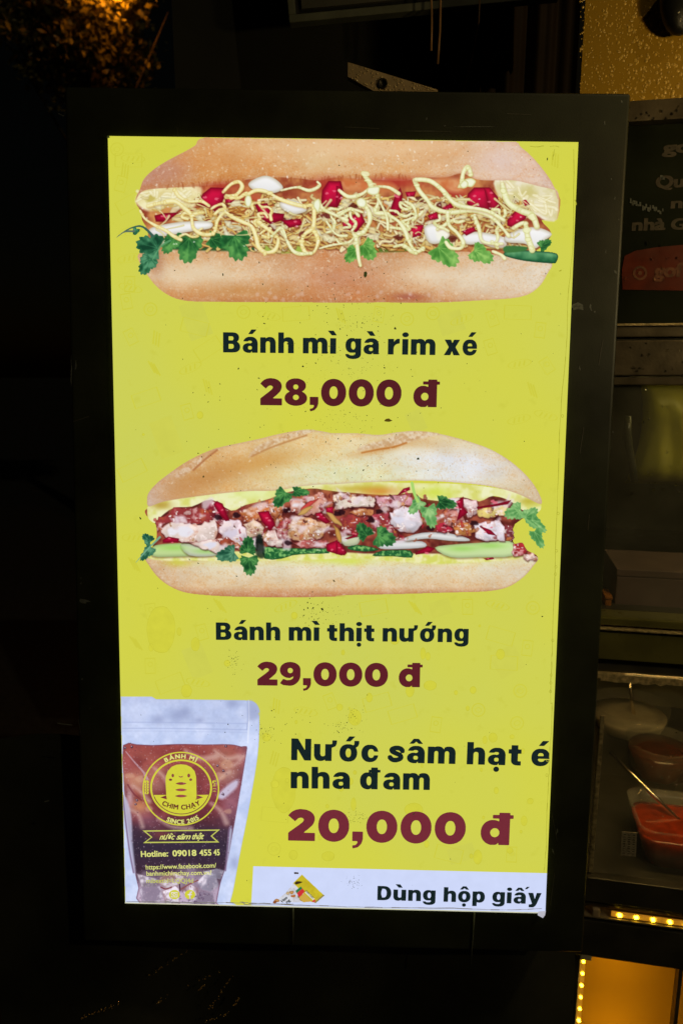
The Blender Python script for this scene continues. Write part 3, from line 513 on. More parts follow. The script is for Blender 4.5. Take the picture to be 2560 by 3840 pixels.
def paint_drink_pouch(step=1.6):
    P = crop(440, 2580, 2.7357)
    cv = Canvas(452, 2612, 982, 3400, step, 31); R = cv.rng; N = cv.noise(60, 3); F = cv.noise(10, 2); W2 = cv.noise(120, 3, 1, .35)
    body = P((0, 112), (400, 112), (800, 116), (1200, 122), (1345, 126), (1400, 140), (1440, 180), (1460, 240), (1440, 264), (1458, 290), (1456, 500), (1440, 700), (1400, 960), (1340, 1300), (1280, 1600), (1230, 1860), (1190, 2080), (1160, 2190), (1150, 2240), (0, 2240))
    def foil(X, Y, d, s):
        v = np.clip((Y-2620)/780, 0, 1)
        c = mix((190, 204, 240), (212, 222, 252), .5+.8*N[s]); c = mix(c, (176, 186, 222), (.16-v)*2.5+.25*W2[s]); return c*(1+.02*F[s])[..., None]
    cv.fill(body, foil, sm=2, rim=(170, 182, 220), rimw=5)
    for (x, y), rx, ry in (((1180, 160), 26, 18), ((700, 240), 22, 22), ((420, 320), 26, 18), ((620, 280), 36, 26), ((1400, 230), 24, 30), ((1200, 1790), 18, 26), ((840, 330), 22, 12)):
        q = P((x, y))[0]; cv.tint(q[0], q[1], rx, ry, (146, 156, 196), .6, cv.a)
    for y, k in ((350, .5), (412, .6), (440, .25)): cv.stroke(P((60, y), (600, y+2), (1330, y+14)), 4, (160, 172, 214), sm=2, alpha=k, feather=4)
    cv.stroke(P((1346, 130), (1350, 300), (1346, 420), (1340, 560)), 5, (236, 240, 255), sm=3, alpha=.7, feather=3); cv.stroke(P((1338, 130), (1340, 300), (1330, 420)), 4, (150, 162, 204), sm=3, alpha=.6, feather=4)
    cv.fill(P((1352, 132), (1400, 146), (1440, 190), (1456, 250), (1440, 300), (1352, 330)), (164, 174, 210), sm=2, feather=16, alpha=.7)
    # tea
    liq = P((62, 584), (200, 576), (360, 584), (520, 576), (700, 572), (900, 578), (1080, 574), (1200, 580), (1270, 598), (1330, 596), (1326, 660), (1300, 830), (1270, 1010), (1230, 1240), (1180, 1520), (1140, 1740), (1100, 1880), (1060, 2000), (1020, 2200), (1010, 2240), (260, 2240), (220, 2050), (180, 1880), (150, 1700), (110, 1420), (80, 1150), (66, 900))
    def tea(X, Y, d, s):
        v = (Y-2790)/560; u = (X-460)/480
        c = mix((158, 76, 72), (110, 42, 46), v*2+.9*N[s]); c = mix(c, (66, 44, 60), (v-.42)*4+.4*W2[s]); c = mix(c, (56, 44, 62), np.exp(-((v-.68)/.13)**2)); c = mix(c, (196, 176, 200), (v-.84)*6+.4*N[s]); c = mix(c, (160, 122, 150), (u-.86)*4); return c*(1+.05*F[s])[..., None]
    ml = cover(cv, liq, 2); cv.fill(liq, tea, sm=2, rim=(116, 70, 96), rimw=7)
    for (x, y), rx, ry, c, a, ro in (((200, 960), 60, 34, (206, 150, 120), .8, .5), ((110, 780), 40, 40, (172, 92, 92), .7, .8), ((240, 1220), 36, 26, (214, 148, 92), .85, .2), ((400, 860), 60, 30, (186, 128, 112), .6, 0), ((1080, 760), 60, 60, (186, 140, 116), .6, -.6), ((1140, 900), 40, 24, (196, 156, 136), .6, -.6), ((420, 1000), 40, 30, (188, 140, 130), .5, 0), ((300, 690), 60, 20, (168, 96, 84), .6, .1), ((640, 660), 120, 20, (130, 56, 56), .6, 0), ((900, 1060), 80, 90, (140, 72, 80), .5, 0), ((450, 1500), 40, 20, (140, 66, 60), .6, 0), ((130, 1120), 14, 40, (220, 190, 200), .7, -.1), ((300, 1330), 60, 40, (170, 110, 130), .5, .3), ((1170, 1180), 40, 80, (176, 132, 158), .55, .1)):
        q = P((x, y))[0]; cv.tint(q[0], q[1], rx, ry, c, a, ml, ro)
    cv.stroke(P((90, 650), (180, 760), (270, 860), (310, 930)), 9, (206, 180, 196), taper=(.4, 1), alpha=.6, clip=ml); cv.stroke(P((110, 990), (170, 1080), (250, 1150)), 6, (120, 50, 60), alpha=.7, clip=ml)
    cv.fill(P((1030, 1110), (1080, 1040), (1180, 960), (1240, 940), (1230, 1010), (1160, 1080), (1080, 1140)), (206, 200, 226), sm=3, feather=12, alpha=.9, clip=ml)
    for pts, w in ((((700, 640), (860, 720), (1010, 700)), 30), (((1000, 640), (1120, 720), (1240, 700)), 24), (((380, 820), (470, 900), (540, 1010)), 20), (((160, 1000), (240, 1060), (330, 1160)), 22), (((960, 1180), (1060, 1260), (1120, 1380)), 26), (((130, 1240), (220, 1300), (260, 1420)), 20), (((1180, 800), (1240, 760), (1290, 700)), 22), (((420, 1340), (560, 1420), (760, 1440)), 22), (((1020, 980), (1080, 900), (1150, 860)), 20)):
        cv.stroke(P(*pts), w, (222, 190, 178), feather=14, alpha=.55, taper=(.4, .8), clip=ml)
    for (x, y), r in (((250, 930), 46), ((130, 900), 36), ((1130, 790), 60), ((1060, 900), 40), ((330, 1240), 34), ((1140, 1260), 36)): 
        q = P((x, y))[0]; cv.fill(bumpy(q[0], q[1], r*.42, r*.3, R, 6, .2), (214, 168, 140), sm=2, feather=7, alpha=.5, clip=ml)
    # side seams
    for pts in (P((60, 1100), (90, 1380), (130, 1680), (170, 1890), (190, 1880), (160, 1600), (150, 1340), (110, 1160)), P((1110, 1870), (1130, 1640), (1150, 1440), (1180, 1440), (1150, 1700), (1110, 1890))):
        cv.fill(pts, (196, 198, 226), sm=3, feather=8, alpha=.8); cv.stroke(pts[:4], 6, (120, 92, 124), feather=4, alpha=.8)
    # ice / basil jelly at the bottom
    for pts, c in (((((230, 2060), (330, 2000), (440, 2030), (480, 2120), (420, 2230), (260, 2230))), (186, 166, 196)), (((440, 1940), (560, 1880), (690, 1930), (640, 2020), (520, 2060), (420, 2000)), (206, 160, 150)), (((640, 2050), (740, 2000), (830, 2050), (840, 2150), (740, 2180)), (176, 128, 140)), (((820, 1980), (900, 1900), (1010, 1900), (1040, 2030), (960, 2090), (860, 2060)), (206, 200, 228)), (((460, 2080), (600, 2020), (640, 2060), (640, 2200), (500, 2220)), (180, 130, 136)), (((200, 1900), (320, 1930), (430, 1960), (400, 2040), (250, 2040)), (190, 170, 190)), (((860, 2090), (980, 2100), (1010, 2230), (700, 2230), (760, 2160)), (170, 152, 180)), (((880, 1880), (1020, 1850), (1100, 1870), (1060, 1960), (960, 1940)), (196, 190, 216))):
        cv.fill(P(*pts), lambda X, Y, d, s: mix(tuple(k*.75 for k in c), (244, 236, 248), .35+1.2*N[s]+.5*F[s]), sm=1, feather=5, alpha=.8, rim=tuple(k*.8 for k in c), rimw=5, lit=(-.3, -.8, .12), clip=ml)
    cv.stroke(P((640, 2010), (646, 2080)), 5, (70, 36, 50)); cv.stroke(P((450, 2040), (500, 2060), (560, 2040)), 5, (130, 60, 66)); cv.stroke(P((660, 2060), (760, 2000), (830, 1970)), 5, (140, 80, 80))
    specks(cv, ml, 900, (214, 186, 200), 2.2, .55, .6); specks(cv, ml, 320, (92, 48, 62), 3, .5, .5); specks(cv, cover(cv, P((860, 2080), (1000, 2080), (1000, 2230), (480, 2230), (480, 2170)), 1), 60, (90, 66, 96), 4, .8, .4)
    for x, y in ((85, 612), (152, 600), (1030, 795), (1090, 846), (205, 1150), (190, 1190), (1115, 596), (1085, 1085)):
        q = P((x, y))[0]; cv.fill(bumpy(q[0], q[1], 5, 5, R), (70, 44, 60), sm=4, alpha=.8); cv.fill(bumpy(q[0]-1, q[1]-1, 2, 2, R), (190, 170, 190), sm=3)
    return cv
def paint_paper_box(step=1.4):
    Q = crop(920, 2700, 1.3288)
    cv = Canvas(1018, 3268, 1220, 3392, step, 41, bg=(206, 216, 249)); R = cv.rng; F = cv.noise(14, 3)
    cv.fill(Q((236, 812), (282, 768), (388, 868), (342, 908), (328, 906)), lambda X, Y, d, s: mix((206, 190, 44), (190, 172, 36), .5+.6*F[s]), sm=1)
    cv.fill(Q((388, 868), (342, 908), (350, 912), (396, 872)), (150, 134, 60), sm=1)
    cv.fill(Q((200, 860), (240, 812), (330, 906), (180, 908), (140, 908)), lambda X, Y, d, s: mix((214, 216, 226), (190, 186, 190), .4+.8*F[s]), sm=1)
    cv.fill(Q((246, 812), (256, 802), (286, 806), (262, 816), (252, 818)), (60, 44, 22), sm=2)
    for x, y, r, c in ((230, 858, 12, (206, 150, 80)), (238, 876, 10, (206, 120, 50)), (156, 898, 14, (196, 140, 86)), (146, 906, 9, (160, 90, 50)), (285, 888, 18, (206, 160, 70)), (270, 878, 10, (120, 110, 60)), (212, 862, 8, (220, 190, 140))):
        q = Q((x, y))[0]; cv.fill(bumpy(q[0], q[1], r*.8, r*.6, R), c, sm=3, rim=tuple(k*.7 for k in c), rimw=5)
    cv.fill(Q((250, 850), (276, 828), (284, 838), (256, 862)), (44, 120, 70), sm=1); cv.fill(Q((256, 862), (284, 838), (296, 852), (270, 884)), (206, 50, 54), sm=1); cv.fill(Q((330, 902), (344, 892), (352, 900), (340, 908)), (206, 70, 60), sm=1)
    cv.fill(Q((266, 884), (292, 862), (330, 902), (290, 908)), (206, 168, 72), sm=1); cv.fill(Q((296, 858), (304, 850), (346, 890), (336, 896)), (226, 222, 200), sm=1)
    return cv
# ------------------------------------------------------------------ lettering (built-in font, thickened into a heavy grotesque)
RES = 110
def text_tris(body, spacing=1., shear=0.):
    c = bpy.data.curves.new('lettering', 'FONT'); c.body = body; c.space_character = spacing; c.shear = shear; c.resolution_u = 6
    o = bpy.data.objects.new('lettering', c); COL.objects.link(o)
    me = o.to_mesh(); me.calc_loop_triangles()
    v = np.array([x.co[:2] for x in me.vertices]).reshape(-1, 2); t = np.array([x.vertices[:] for x in me.loop_triangles]).reshape(-1, 3)
    o.to_mesh_clear(); bpy.data.objects.remove(o); bpy.data.curves.remove(c); return v, t
CAPH = text_tris('H')[0][:, 1].max()
def bitmap(v, t, kx, ky, pad):
    """word at RES pixels per cap height, thickened by kx / ky pixels"""
    k = RES/CAPH; lo = v.min(0); p = (v-[lo[0], 0])*k
    y0 = int(min(p[:, 1].min(), 0))-pad; w, h = int(p[:, 0].max())+2*pad+2, int(p[:, 1].max())-y0+2*pad+2
    p = p+[pad, -y0]; im = np.zeros((h, w), bool)
    for a, b, c in p[t]:
        x0, x1 = int(min(a[0], b[0], c[0])), int(max(a[0], b[0], c[0]))+2; yy0, yy1 = int(min(a[1], b[1], c[1])), int(max(a[1], b[1], c[1]))+2
        X, Y = np.meshgrid(np.arange(x0, x1)+.5, np.arange(yy0, yy1)+.5)
        e = [(q[0]-r[0])*(Y-r[1])-(q[1]-r[1])*(X-r[0]) for r, q in ((a, b), (b, c), (c, a))]
        im[yy0:yy1, x0:x1] |= ((e[0] >= -.01) & (e[1] >= -.01) & (e[2] >= -.01)) | ((e[0] <= .01) & (e[1] <= .01) & (e[2] <= .01))
    o = im.copy()
    for s in range(1, kx+1): o[:, s:] |= im[:, :-s]; o[:, :-s] |= im[:, s:]
    q = o.copy()
    for s in range(1, ky+1): q[s:] |= o[:-s]; q[:-s] |= o[s:]
    return q.astype(float), -y0, pad
def contours(f):
    for _ in range(2):
        f = np.pad(f, 1); f = (f[:-2]+f[1:-1]*2+f[2:])/4; f = (f[:, :-2]+f[:, 1:-1]*2+f[:, 2:])/4
    b = f > .5; code = b[:-1, :-1]*1+b[:-1, 1:]*2+b[1:, 1:]*4+b[1:, :-1]*8
    ys, xs = np.nonzero((code > 0) & (code < 15)); nxt = {}
    T = {1: [(3, 0)], 2: [(0, 1)], 3: [(3, 1)], 4: [(1, 2)], 5: [(3, 0), (1, 2)], 6: [(0, 2)], 7: [(3, 2)], 8: [(2, 3)], 9: [(2, 0)], 10: [(0, 1), (2, 3)], 11: [(2, 1)], 12: [(1, 3)], 13: [(1, 0)], 14: [(0, 3)]}
    def key(x, y, e): return (x, y, 0) if e == 0 else (x+1, y, 1) if e == 1 else (x, y+1, 0) if e == 2 else (x, y, 1)
    for y, x in zip(ys.tolist(), xs.tolist()):
        for a, c in T[int(code[y, x])]: nxt[key(x, y, a)] = key(x, y, c)
    def pos(k):
        x, y, d = k; x2, y2 = (x+1, y) if d == 0 else (x, y+1); a, c = f[y, x], f[y2, x2]; t = (.5-a)/(c-a) if c != a else .5
        return (x+(x2-x)*t, y+(y2-y)*t)
    out = []
    while nxt:
        s = k = next(iter(nxt)); L = []
        while k in nxt: L.append(pos(k)); k = nxt.pop(k)
        if len(L) > 6: out.append(np.array(L))
    return out
def simplify(p, tol):
    keep = np.zeros(len(p), bool); keep[0] = keep[-1] = True; st = [(0, len(p)-1)]
    m = int(np.argmax(((p-p[0])**2).sum(1))); keep[m] = True; st = [(0, m), (m, len(p)-1)]
    while st:
        a, b = st.pop()
        if b-a < 2: continue
        q = p[a+1:b]; e = p[b]-p[a]; l = np.hypot(*e)
        d = np.abs(e[0]*(q[:, 1]-p[a, 1])-e[1]*(q[:, 0]-p[a, 0]))/l if l > 1e-9 else np.hypot(*(q-p[a]).T)
        i = int(np.argmax(d))
        if d[i] > tol: keep[a+1+i] = True; st += [(a, a+1+i), (a+1+i, b)]
    return p[keep]
def fill_mesh(name, loops, mp, m, parent):
    """fills outlines (with holes) and maps each point through mp -> local xyz"""
    c = bpy.data.curves.new(name, 'CURVE'); c.dimensions = '2D'; c.fill_mode = 'BOTH'
    for L in loops:
        s = c.splines.new('POLY'); s.points.add(len(L)-1); s.use_cyclic_u = True
        s.points.foreach_set('co', np.hstack([L, np.zeros((len(L), 1)), np.ones((len(L), 1))]).ravel())
    o = bpy.data.objects.new(name, c); COL.objects.link(o); me = o.to_mesh()
    V = [mp(v.co.x, v.co.y) for v in me.vertices]; F = [tuple(p.vertices) for p in me.polygons]
    o.to_mesh_clear(); bpy.data.objects.remove(o); bpy.data.curves.remove(c)
    return V, F
def word_loops(body, kx=0, ky=0, spacing=1., shear=0., tol=.3):
    v, t = text_tris(body, spacing, shear); im, base, pad = bitmap(v, t, kx, ky, max(kx, ky)+3)
    L = [simplify(l, tol) for l in contours(im)]; al = np.vstack(L); x0, x1 = al[:, 0].min(), al[:, 0].max()
    # unit box: x 0..1 over the ink, y 0 on the base line, 1 at cap height
    return [np.stack([(l[:, 0]-x0)/(x1-x0), (l[:, 1]-(base-ky))/(RES+2*ky)], 1) for l in L], (x1-x0)/(RES+2*ky)
# ------------------------------------------------------------------ heavy grotesque drawn here: unit = cap height
GX, GY = np.meshgrid((np.arange(int(1.75*RES))+.5)/RES-.3, (np.arange(int(1.85*RES))+.5)/RES-.45)
def gR(x0, y0, x1, y1): return (GX >= x0) & (GX <= x1) & (GY >= y0) & (GY <= y1)
def gE(cx, cy, rx, ry, p=2.25): return (np.abs((GX-cx)/rx)**p+np.abs((GY-cy)/ry)**p) <= 1
def gP(*pts):
    m = np.zeros(GX.shape, bool); n = len(pts)
    for (ax, ay), (bx, by) in zip(pts, pts[1:]+pts[:1]):
        if ay != by: m ^= ((GY < ay) != (GY < by)) & (GX < ax+(GY-ay)*(bx-ax)/(by-ay))
    return m
def gS(pts, w):
    d = np.full(GX.shape, 9.); p = smooth(pts, 6, False)
    for (ax, ay), (bx, by) in zip(p[:-1], p[1:]):
        ex, ey = bx-ax, by-ay; t = np.clip(((GX-ax)*ex+(GY-ay)*ey)/(ex*ex+ey*ey+1e-9), 0, 1); d = np.minimum(d, np.hypot(GX-ax-t*ex, GY-ay-t*ey))
    return d <= w/2
XH = .79
def g_arch(x0, x1, s=.285):
    c0, c1 = x0+s, x1-s; cx = (c0+c1)/2
    body = (gE(x1-.29, .455, .29, XH+.005-.455, 2.4) & (GY > .455) & (GX > x0+s-.03)) | gR(c1, 0, x1, .46)
    return body & ~(gE(cx, .465, (c1-c0)/2, .115) | gR(c0, -.1, c1, .465))
def g_n(w=.78): return gR(0, 0, .285, XH-.01) | g_arch(0, w)
def g_u():
    m = gR(0, .34, .285, XH-.01) | gR(.495, 0, .78, XH-.01) | (gE(.29, .335, .29, .345, 2.4) & (GY < .335) & (GX < .53))
    return m & ~(gE(.39, .325, .105, .115) | gR(.285, .325, .495, 1))
def g_o(w=.78): return gE(w/2, .395, w/2, .405) & ~gE(w/2, .395, .115, .205)
def g_a():
    top = gE(.385, .455, .365, .345) & (GY > .45) & ((GY > .56) | (GX > .40))
    m = top | gR(.465, 0, .75, .50) | gE(.325, .235, .325, .248) | gR(.30, .30, .50, .475)
    return m & ~(gE(.365, .245, .095, .09, 2.6) | gR(-.2, .487, .36, .56) | gE(.36, .535, .10, .065) | gP((.40, -.02), (.465, -.02), (.465, .09)))
def g_e():
    m = gE(.375, .395, .375, .405)
    return m & ~((gE(.38, .475, .115, .125) & (GY > .455)) | gR(.29, .285, .9, .335) | (gE(.405, .30, .13, .105) & (GY < .335)) )
def g_c(): return gE(.375, .395, .375, .405) & ~(gE(.43, .395, .135, .205) | gR(.43, .315, .9, .475))
def g_g():
    bowl = gE(.335, .425, .335, .375) | gR(.485, -.02, .77, XH-.01)
    tail = gE(.385, .0, .385, .255) & (GY < .0)
    return (bowl | tail) & ~(gE(.385, .425, .105, .20) | gR(-.1, .0, .30, .052) | (gE(.32, .03, .175, .10) & (GY < .06)) | gP((.44, .81), (.485, .81), (.485, .70)))
def g_d(w=.78): return ((gE(.34, .395, .34, .405) | gR(.495, 0, w, 1.03)) & ~(gE(.395, .395, .105, .21) | gP((.44, -.02), (.495, -.02), (.495, .09))))
AC = {'acute': lambda c: gP((c-.10, .92), (c+.11, .92), (c+.33, 1.16), (c+.06, 1.16)), 'grave': lambda c: gP((c-.27, 1.15), (c+.02, 1.15), (c+.18, .91), (c-.07, .91)),
      'circ': lambda c: gP((c-.29, .89), (c-.11, 1.12), (c+.11, 1.12), (c+.29, .89), (c+.10, .89), (c, .985), (c-.10, .89)), 'dot': lambda c: gE(c, -.20, .125, .125, 2)}
arc2 = [tuple(p) for p in smooth([(0, .80), (.10, .92), (.25, .995), (.42, 1.01), (.62, .965), (.755, .85), (.79, .70), (.75, .55), (.64, .42), (.46, .262)], 5, False)]
in2_ = [tuple(p) for p in smooth([(.0, .25), (.36, .54), (.455, .64), (.45, .705), (.37, .737), (.28, .70), (.205, .615)], 5, False)]
horn_o = lambda: gP((.645, .96), (.865, .96), (.86, .82), (.81, .70), (.70, .63), (.58, .66), (.60, .76), (.645, .79))
horn_u = lambda: gP((.80, .96), (1.01, .96), (1.0, .80), (.94, .68), (.78, .61), (.70, .70), (.75, XH-.01), (.80, .80))
GL = {
 'n': (lambda: g_n(), .78), 'h': (lambda: g_n() | gR(0, 0, .285, 1.03), .78), 'm': (lambda: gR(0, 0, .28, XH-.01) | g_arch(0, .73, .28) | g_arch(.45, 1.19, .28), 1.19),
 'u': (g_u, .78), 'ù': (lambda: g_u() | AC['grave'](.39), .78), 'ư': (lambda: g_u() | horn_u(), 1.0), 'a': (g_a, .75), 'á': (lambda: g_a() | AC['acute'](.375), .75), 'à': (lambda: g_a() | AC['grave'](.40), .75), 'â': (lambda: g_a() | AC['circ'](.375), .75), 'ạ': (lambda: g_a() | AC['dot'](.375), .75),
 'ấ': (lambda: g_a() | AC['circ'](.36) | gP((.66, 1.02), (.80, 1.02), (.97, 1.20), (.79, 1.20)), .75),
 'e': (g_e, .75), 'é': (lambda: g_e() | AC['acute'](.375), .75), 'i': (lambda: gR(0, 0, .295, XH-.01) | gE(.1475, .99, .16, .125, 2), .295), 'ì': (lambda: gR(0, 0, .295, XH-.01) | AC['grave'](.1475), .295), 'ị': (lambda: gR(0, 0, .295, XH-.01) | gE(.1475, .99, .16, .125, 2) | AC['dot'](.1475), .295),
 'r': (lambda: (gR(0, 0, .285, XH-.01) | (gR(.28, .28, .57, XH) & ~gE(.60, .28, .315, .27))) & ~gP((.287, .82), (.52, .82), (.42, .775), (.335, .70), (.30, .63), (.287, .63)), .57),
 'x': (lambda: gP((.02, .78), (.36, .78), (.43, .60), (.51, .78), (.83, .78), (.60, .40), (.84, 0), (.50, 0), (.42, .20), (.335, 0), (0, 0), (.245, .40)), .84),
 't': (lambda: gR(.115, .20, .405, .93) | gR(0, .545, .55, .745) | (gE(.375, .25, .26, .25) & (GY < .26) & (GX < .40)) | gR(.36, 0, .545, .195), .55),
 'c': (g_c, .75), 's': (lambda: gS([(.63, .545), (.55, .64), (.37, .68), (.19, .62), (.20, .51), (.38, .415), (.53, .34), (.55, .20), (.37, .115), (.20, .135), (.10, .235)], .215) & gR(0, -.02, .72, .80), .70),
 'o': (g_o, .78), 'ớ': (lambda: g_o() | horn_o() | AC['acute'](.36), .84), 'ộ': (lambda: g_o() | AC['circ'](.39) | AC['dot'](.39), .78), 'p': (lambda: (gR(0, -.26, .285, XH-.01) | gE(.44, .395, .34, .405)) & ~gE(.385, .395, .105, .21), .78),
 'g': (g_g, .77), 'đ': (lambda: g_d() | gR(.38, .80, .90, .925), .90), 'y': (lambda: gP((0, .78), (.32, .78), (.43, .34), (.54, .78), (.84, .78), (.57, .02), (.49, -.14), (.36, -.25), (.07, -.25), (.07, -.04), (.20, -.035), (.27, .01)), .84),
 'B': (lambda: (gR(0, 0, .52, 1) | gE(.50, .745, .305, .255) | gE(.52, .285, .34, .285)) & ~(gR(.285, .605, .44, .805) | gE(.44, .705, .085, .10) | gR(.285, .19, .44, .425) | gE(.44, .3075, .10, .1175)), .86),
 'D': (lambda: (gR(0, 0, .42, 1) | (gE(.40, .5, .45, .5) & (GX > .38))) & ~(gR(.285, .20, .40, .80) | gE(.40, .5, .165, .30)), .85), 'N': (lambda: gR(0, 0, .275, 1) | gR(.605, 0, .88, 1) | gP((0, 1), (.30, 1), (.88, 0), (.58, 0)), .88),
 '0': (lambda: gE(.46, .5, .46, .512, 2.12) & ~gE(.46, .5, .15, .235, 2.1), .92), '2': (lambda: gP(*(arc2+[(.80, .262), (.80, 0), (0, 0)]+in2_)), .80),
 '8': (lambda: (gE(.41, .745, .375, .27, 2.1) | gE(.415, .275, .415, .288, 2.1)) & ~(gE(.41, .695, .095, .095, 2) | gE(.415, .305, .11, .10, 2)), .83),
 '9': (lambda: (gE(.41, .665, .41, .345, 2.1) | (gE(.37, .50, .45, .505, 2.1) & (GX > .37)) | gP((.0, .10), (.13, .02), (.38, -.005), (.44, .26), (.28, .235), (.13, .29))) & ~(gE(.41, .645, .105, .11, 2) | gP((.14, .285), (.24, .332), (.40, .325), (.545, .405), (.505, .30), (.42, .25), (.30, .235))), .82),
 ',': (lambda: gP((0, .33), (.32, .33), (.32, .10), (.28, -.05), (.18, -.17), (.02, -.22), (0, -.12), (.10, -.10), (.16, -.03), (.15, .02), (0, .02)), .32),
 'đ!': (lambda: (gE(.36, .395, .36, .402, 2.1) | gR(.54, 0, .86, 1.03) | gR(.35, .84, .96, .955)) & ~(gE(.42, .39, .135, .145, 2) | gP((.47, -.02), (.54, -.02), (.54, .09))), .96)}
GCACHE = {}
def heavy_loops(body, gap=.15, tol=.3):
    """outlines of a word in the heavy letters; unit box like word_loops"""
    keys = ['đ!'] if body == 'đ!' else list(body); x = 0; L = []
    for k in keys:
        if k not in GCACHE: GCACHE[k] = [simplify(l, tol)/RES+[-.3+.5/RES, -.45+.5/RES] for l in contours(GL[k][0]().astype(float))]
        L += [l+[x, 0] for l in GCACHE[k]]; x += GL[k][1]+gap
    al = np.vstack(L); x0, x1 = al[:, 0].min(), al[:, 0].max(); return [np.stack([(l[:, 0]-x0)/(x1-x0), l[:, 1]], 1) for l in L], x1-x0
rnd = random.Random(5); RR = np.random.RandomState(17)
# ------------------------------------------------------------------ the menu sign: pose of its face (leaning back a little)
def c2w(x, y, z): return CR @ Vector((x, -y, -z))
SX = c2w(.999, .018, -.010).normalized(); SY = c2w(.010, -.995, -.105); SY = (SY-SX*SY.dot(SX)).normalized(); SZ = SX.cross(SY)
SO = CAM+c2w(-.004, .04, .877)
SM = Matrix(((SX.x, SY.x, SZ.x, SO.x), (SX.y, SY.y, SZ.y, SO.y), (SX.z, SY.z, SZ.z, SO.z), (0, 0, 0, 1))); SI = SM.inverted()
SI3 = np.array(SI.to_3x3() @ CR); SC = np.array(SI @ CAM)
def art(x, y):
    """artwork coordinates -> metres on the face of the sign (vectorised)"""
    x, y = np.asarray(x, float), np.asarray(y, float)
    d = np.stack([(x-PW/2)/FPX, (PH/2-y)/FPX, -np.ones_like(x)], -1)@SI3.T
    p = SC+d*(-SC[2]/d[..., 2])[..., None]; return p[..., :2]
def a1(x, y): p = art(x, y); return float(p[0]), float(p[1])
PRINT = print_mat()
sign = thing('menu_sign', 'lit yellow sandwich menu with prices in a thick black frame', 'sign', M=SM)
black_pl = mat('black_painted_metal', (.024, .027, .015), .42, var=.5, scale=9, bump=.06, bscale=700, rvar=.16)
L_, R_ = (a1(232, 900)[0]+a1(300, 2300)[0])/2, (a1(2355, 343)[0]+a1(2200, 3570)[0])/2
T_, B_ = (a1(420, 319)[1]+a1(2340, 343)[1])/2, (a1(2180, 3567)[1]+a1(1000, 3568)[1])/2
box('casing', (L_, B_, -.055), (R_, T_, -.004), black_pl, sign, .0035, seg=3)
# scratches, chips and paint loss on the casing
def flat(name, polys, z, m, parent, kind=None):
    V, F = [], []
    for p in polys:
        i = len(V); V += [(q[0], q[1], z) for q in p]; F.append(tuple(range(i, i+len(p))))
    o = mesh(name, V, F, m, parent)
    if kind: o['kind'] = kind
    return o
def blot(x, y, rx, ry, n=8, j=.3, rot=0.):
    """irregular fleck, artwork coordinates -> list of points on the face"""
    a = np.arange(n)/n*2*math.pi; r = 1+RR.randn(n)*j; r = np.maximum(r, .3)
    X = np.cos(a)*rx*r; Y = np.sin(a)*ry*r; c, s = math.cos(rot), math.sin(rot)
    return [tuple(q) for q in art(x+X*c-Y*s, y+X*s+Y*c)]
chips = [blot(x, y, rx, ry, 8, .35, r) for x, y, rx, ry, r in ((318, 2258, 18, 7, .1), (264, 1380, 3, 42, 0), (280, 1372, 3, 20, .1), (2170, 1150, 26, 14, 0), (2150, 1145, 30, 5, 0), (2216, 1150, 4, 10, 0), (2232, 1168, 4, 4, 0), (2310, 1016, 6, 8, 0), (2270, 455, 2, 8, 0), (2334, 376, 3, 4, 0), (2176, 1380, 3, 8, 0), (1668, 467, 3, 3, 0), (1600, 440, 2, 5, 0), (2294, 666, 2, 5, 0), (2308, 740, 2, 5, 0), (2274, 942, 2, 5, 0), (2322, 820, 3, 3, 0), (300, 2170, 3, 3, 0), (305, 2550, 4, 3, 0), (1780, 470, 60, 1.2, 0), (240, 2720, 30, 3, .1), (172, 3010, 10, 3, -.3), (300, 2190, 3, 5, .4), (335, 2660, 3, 2, 0), (1590, 486, 50, 1, 0), (225, 425, 10, 2, .4), (2300, 1620, 2, 3, 0), (2090, 3125, 3, 14, .2), (2075, 3200, 2, 9, -.3))]
flat('paint_chip', chips, -.0037, mat('bare_primer', (.13, .14, .14), .6, var=.3, scale=300), sign, 'stuff')
scr = []
for x0, y0, x1, y1 in ((270, 1580, 330, 1560), (2262, 1270, 2245, 1370), (2190, 1600, 2175, 1700), (1550, 486, 1690, 488), (2070, 3060, 2090, 3160), (2080, 3280, 2064, 3400), (660, 470, 668, 520), (830, 480, 838, 530), (1290, 470, 1420, 476), (1900, 420, 1990, 424), (2210, 1930, 2205, 1990), (2240, 2600, 2236, 2650), (290, 2700, 300, 2760)):
    q = art([x0, x1, x1+2, x0+2], [y0, y1, y1+2, y0+2]); scr.append([tuple(k) for k in q])
flat('scratch', scr, -.0036, mat('scratched_metal', (.09, .085, .07), .5, var=.2), sign, 'stuff')
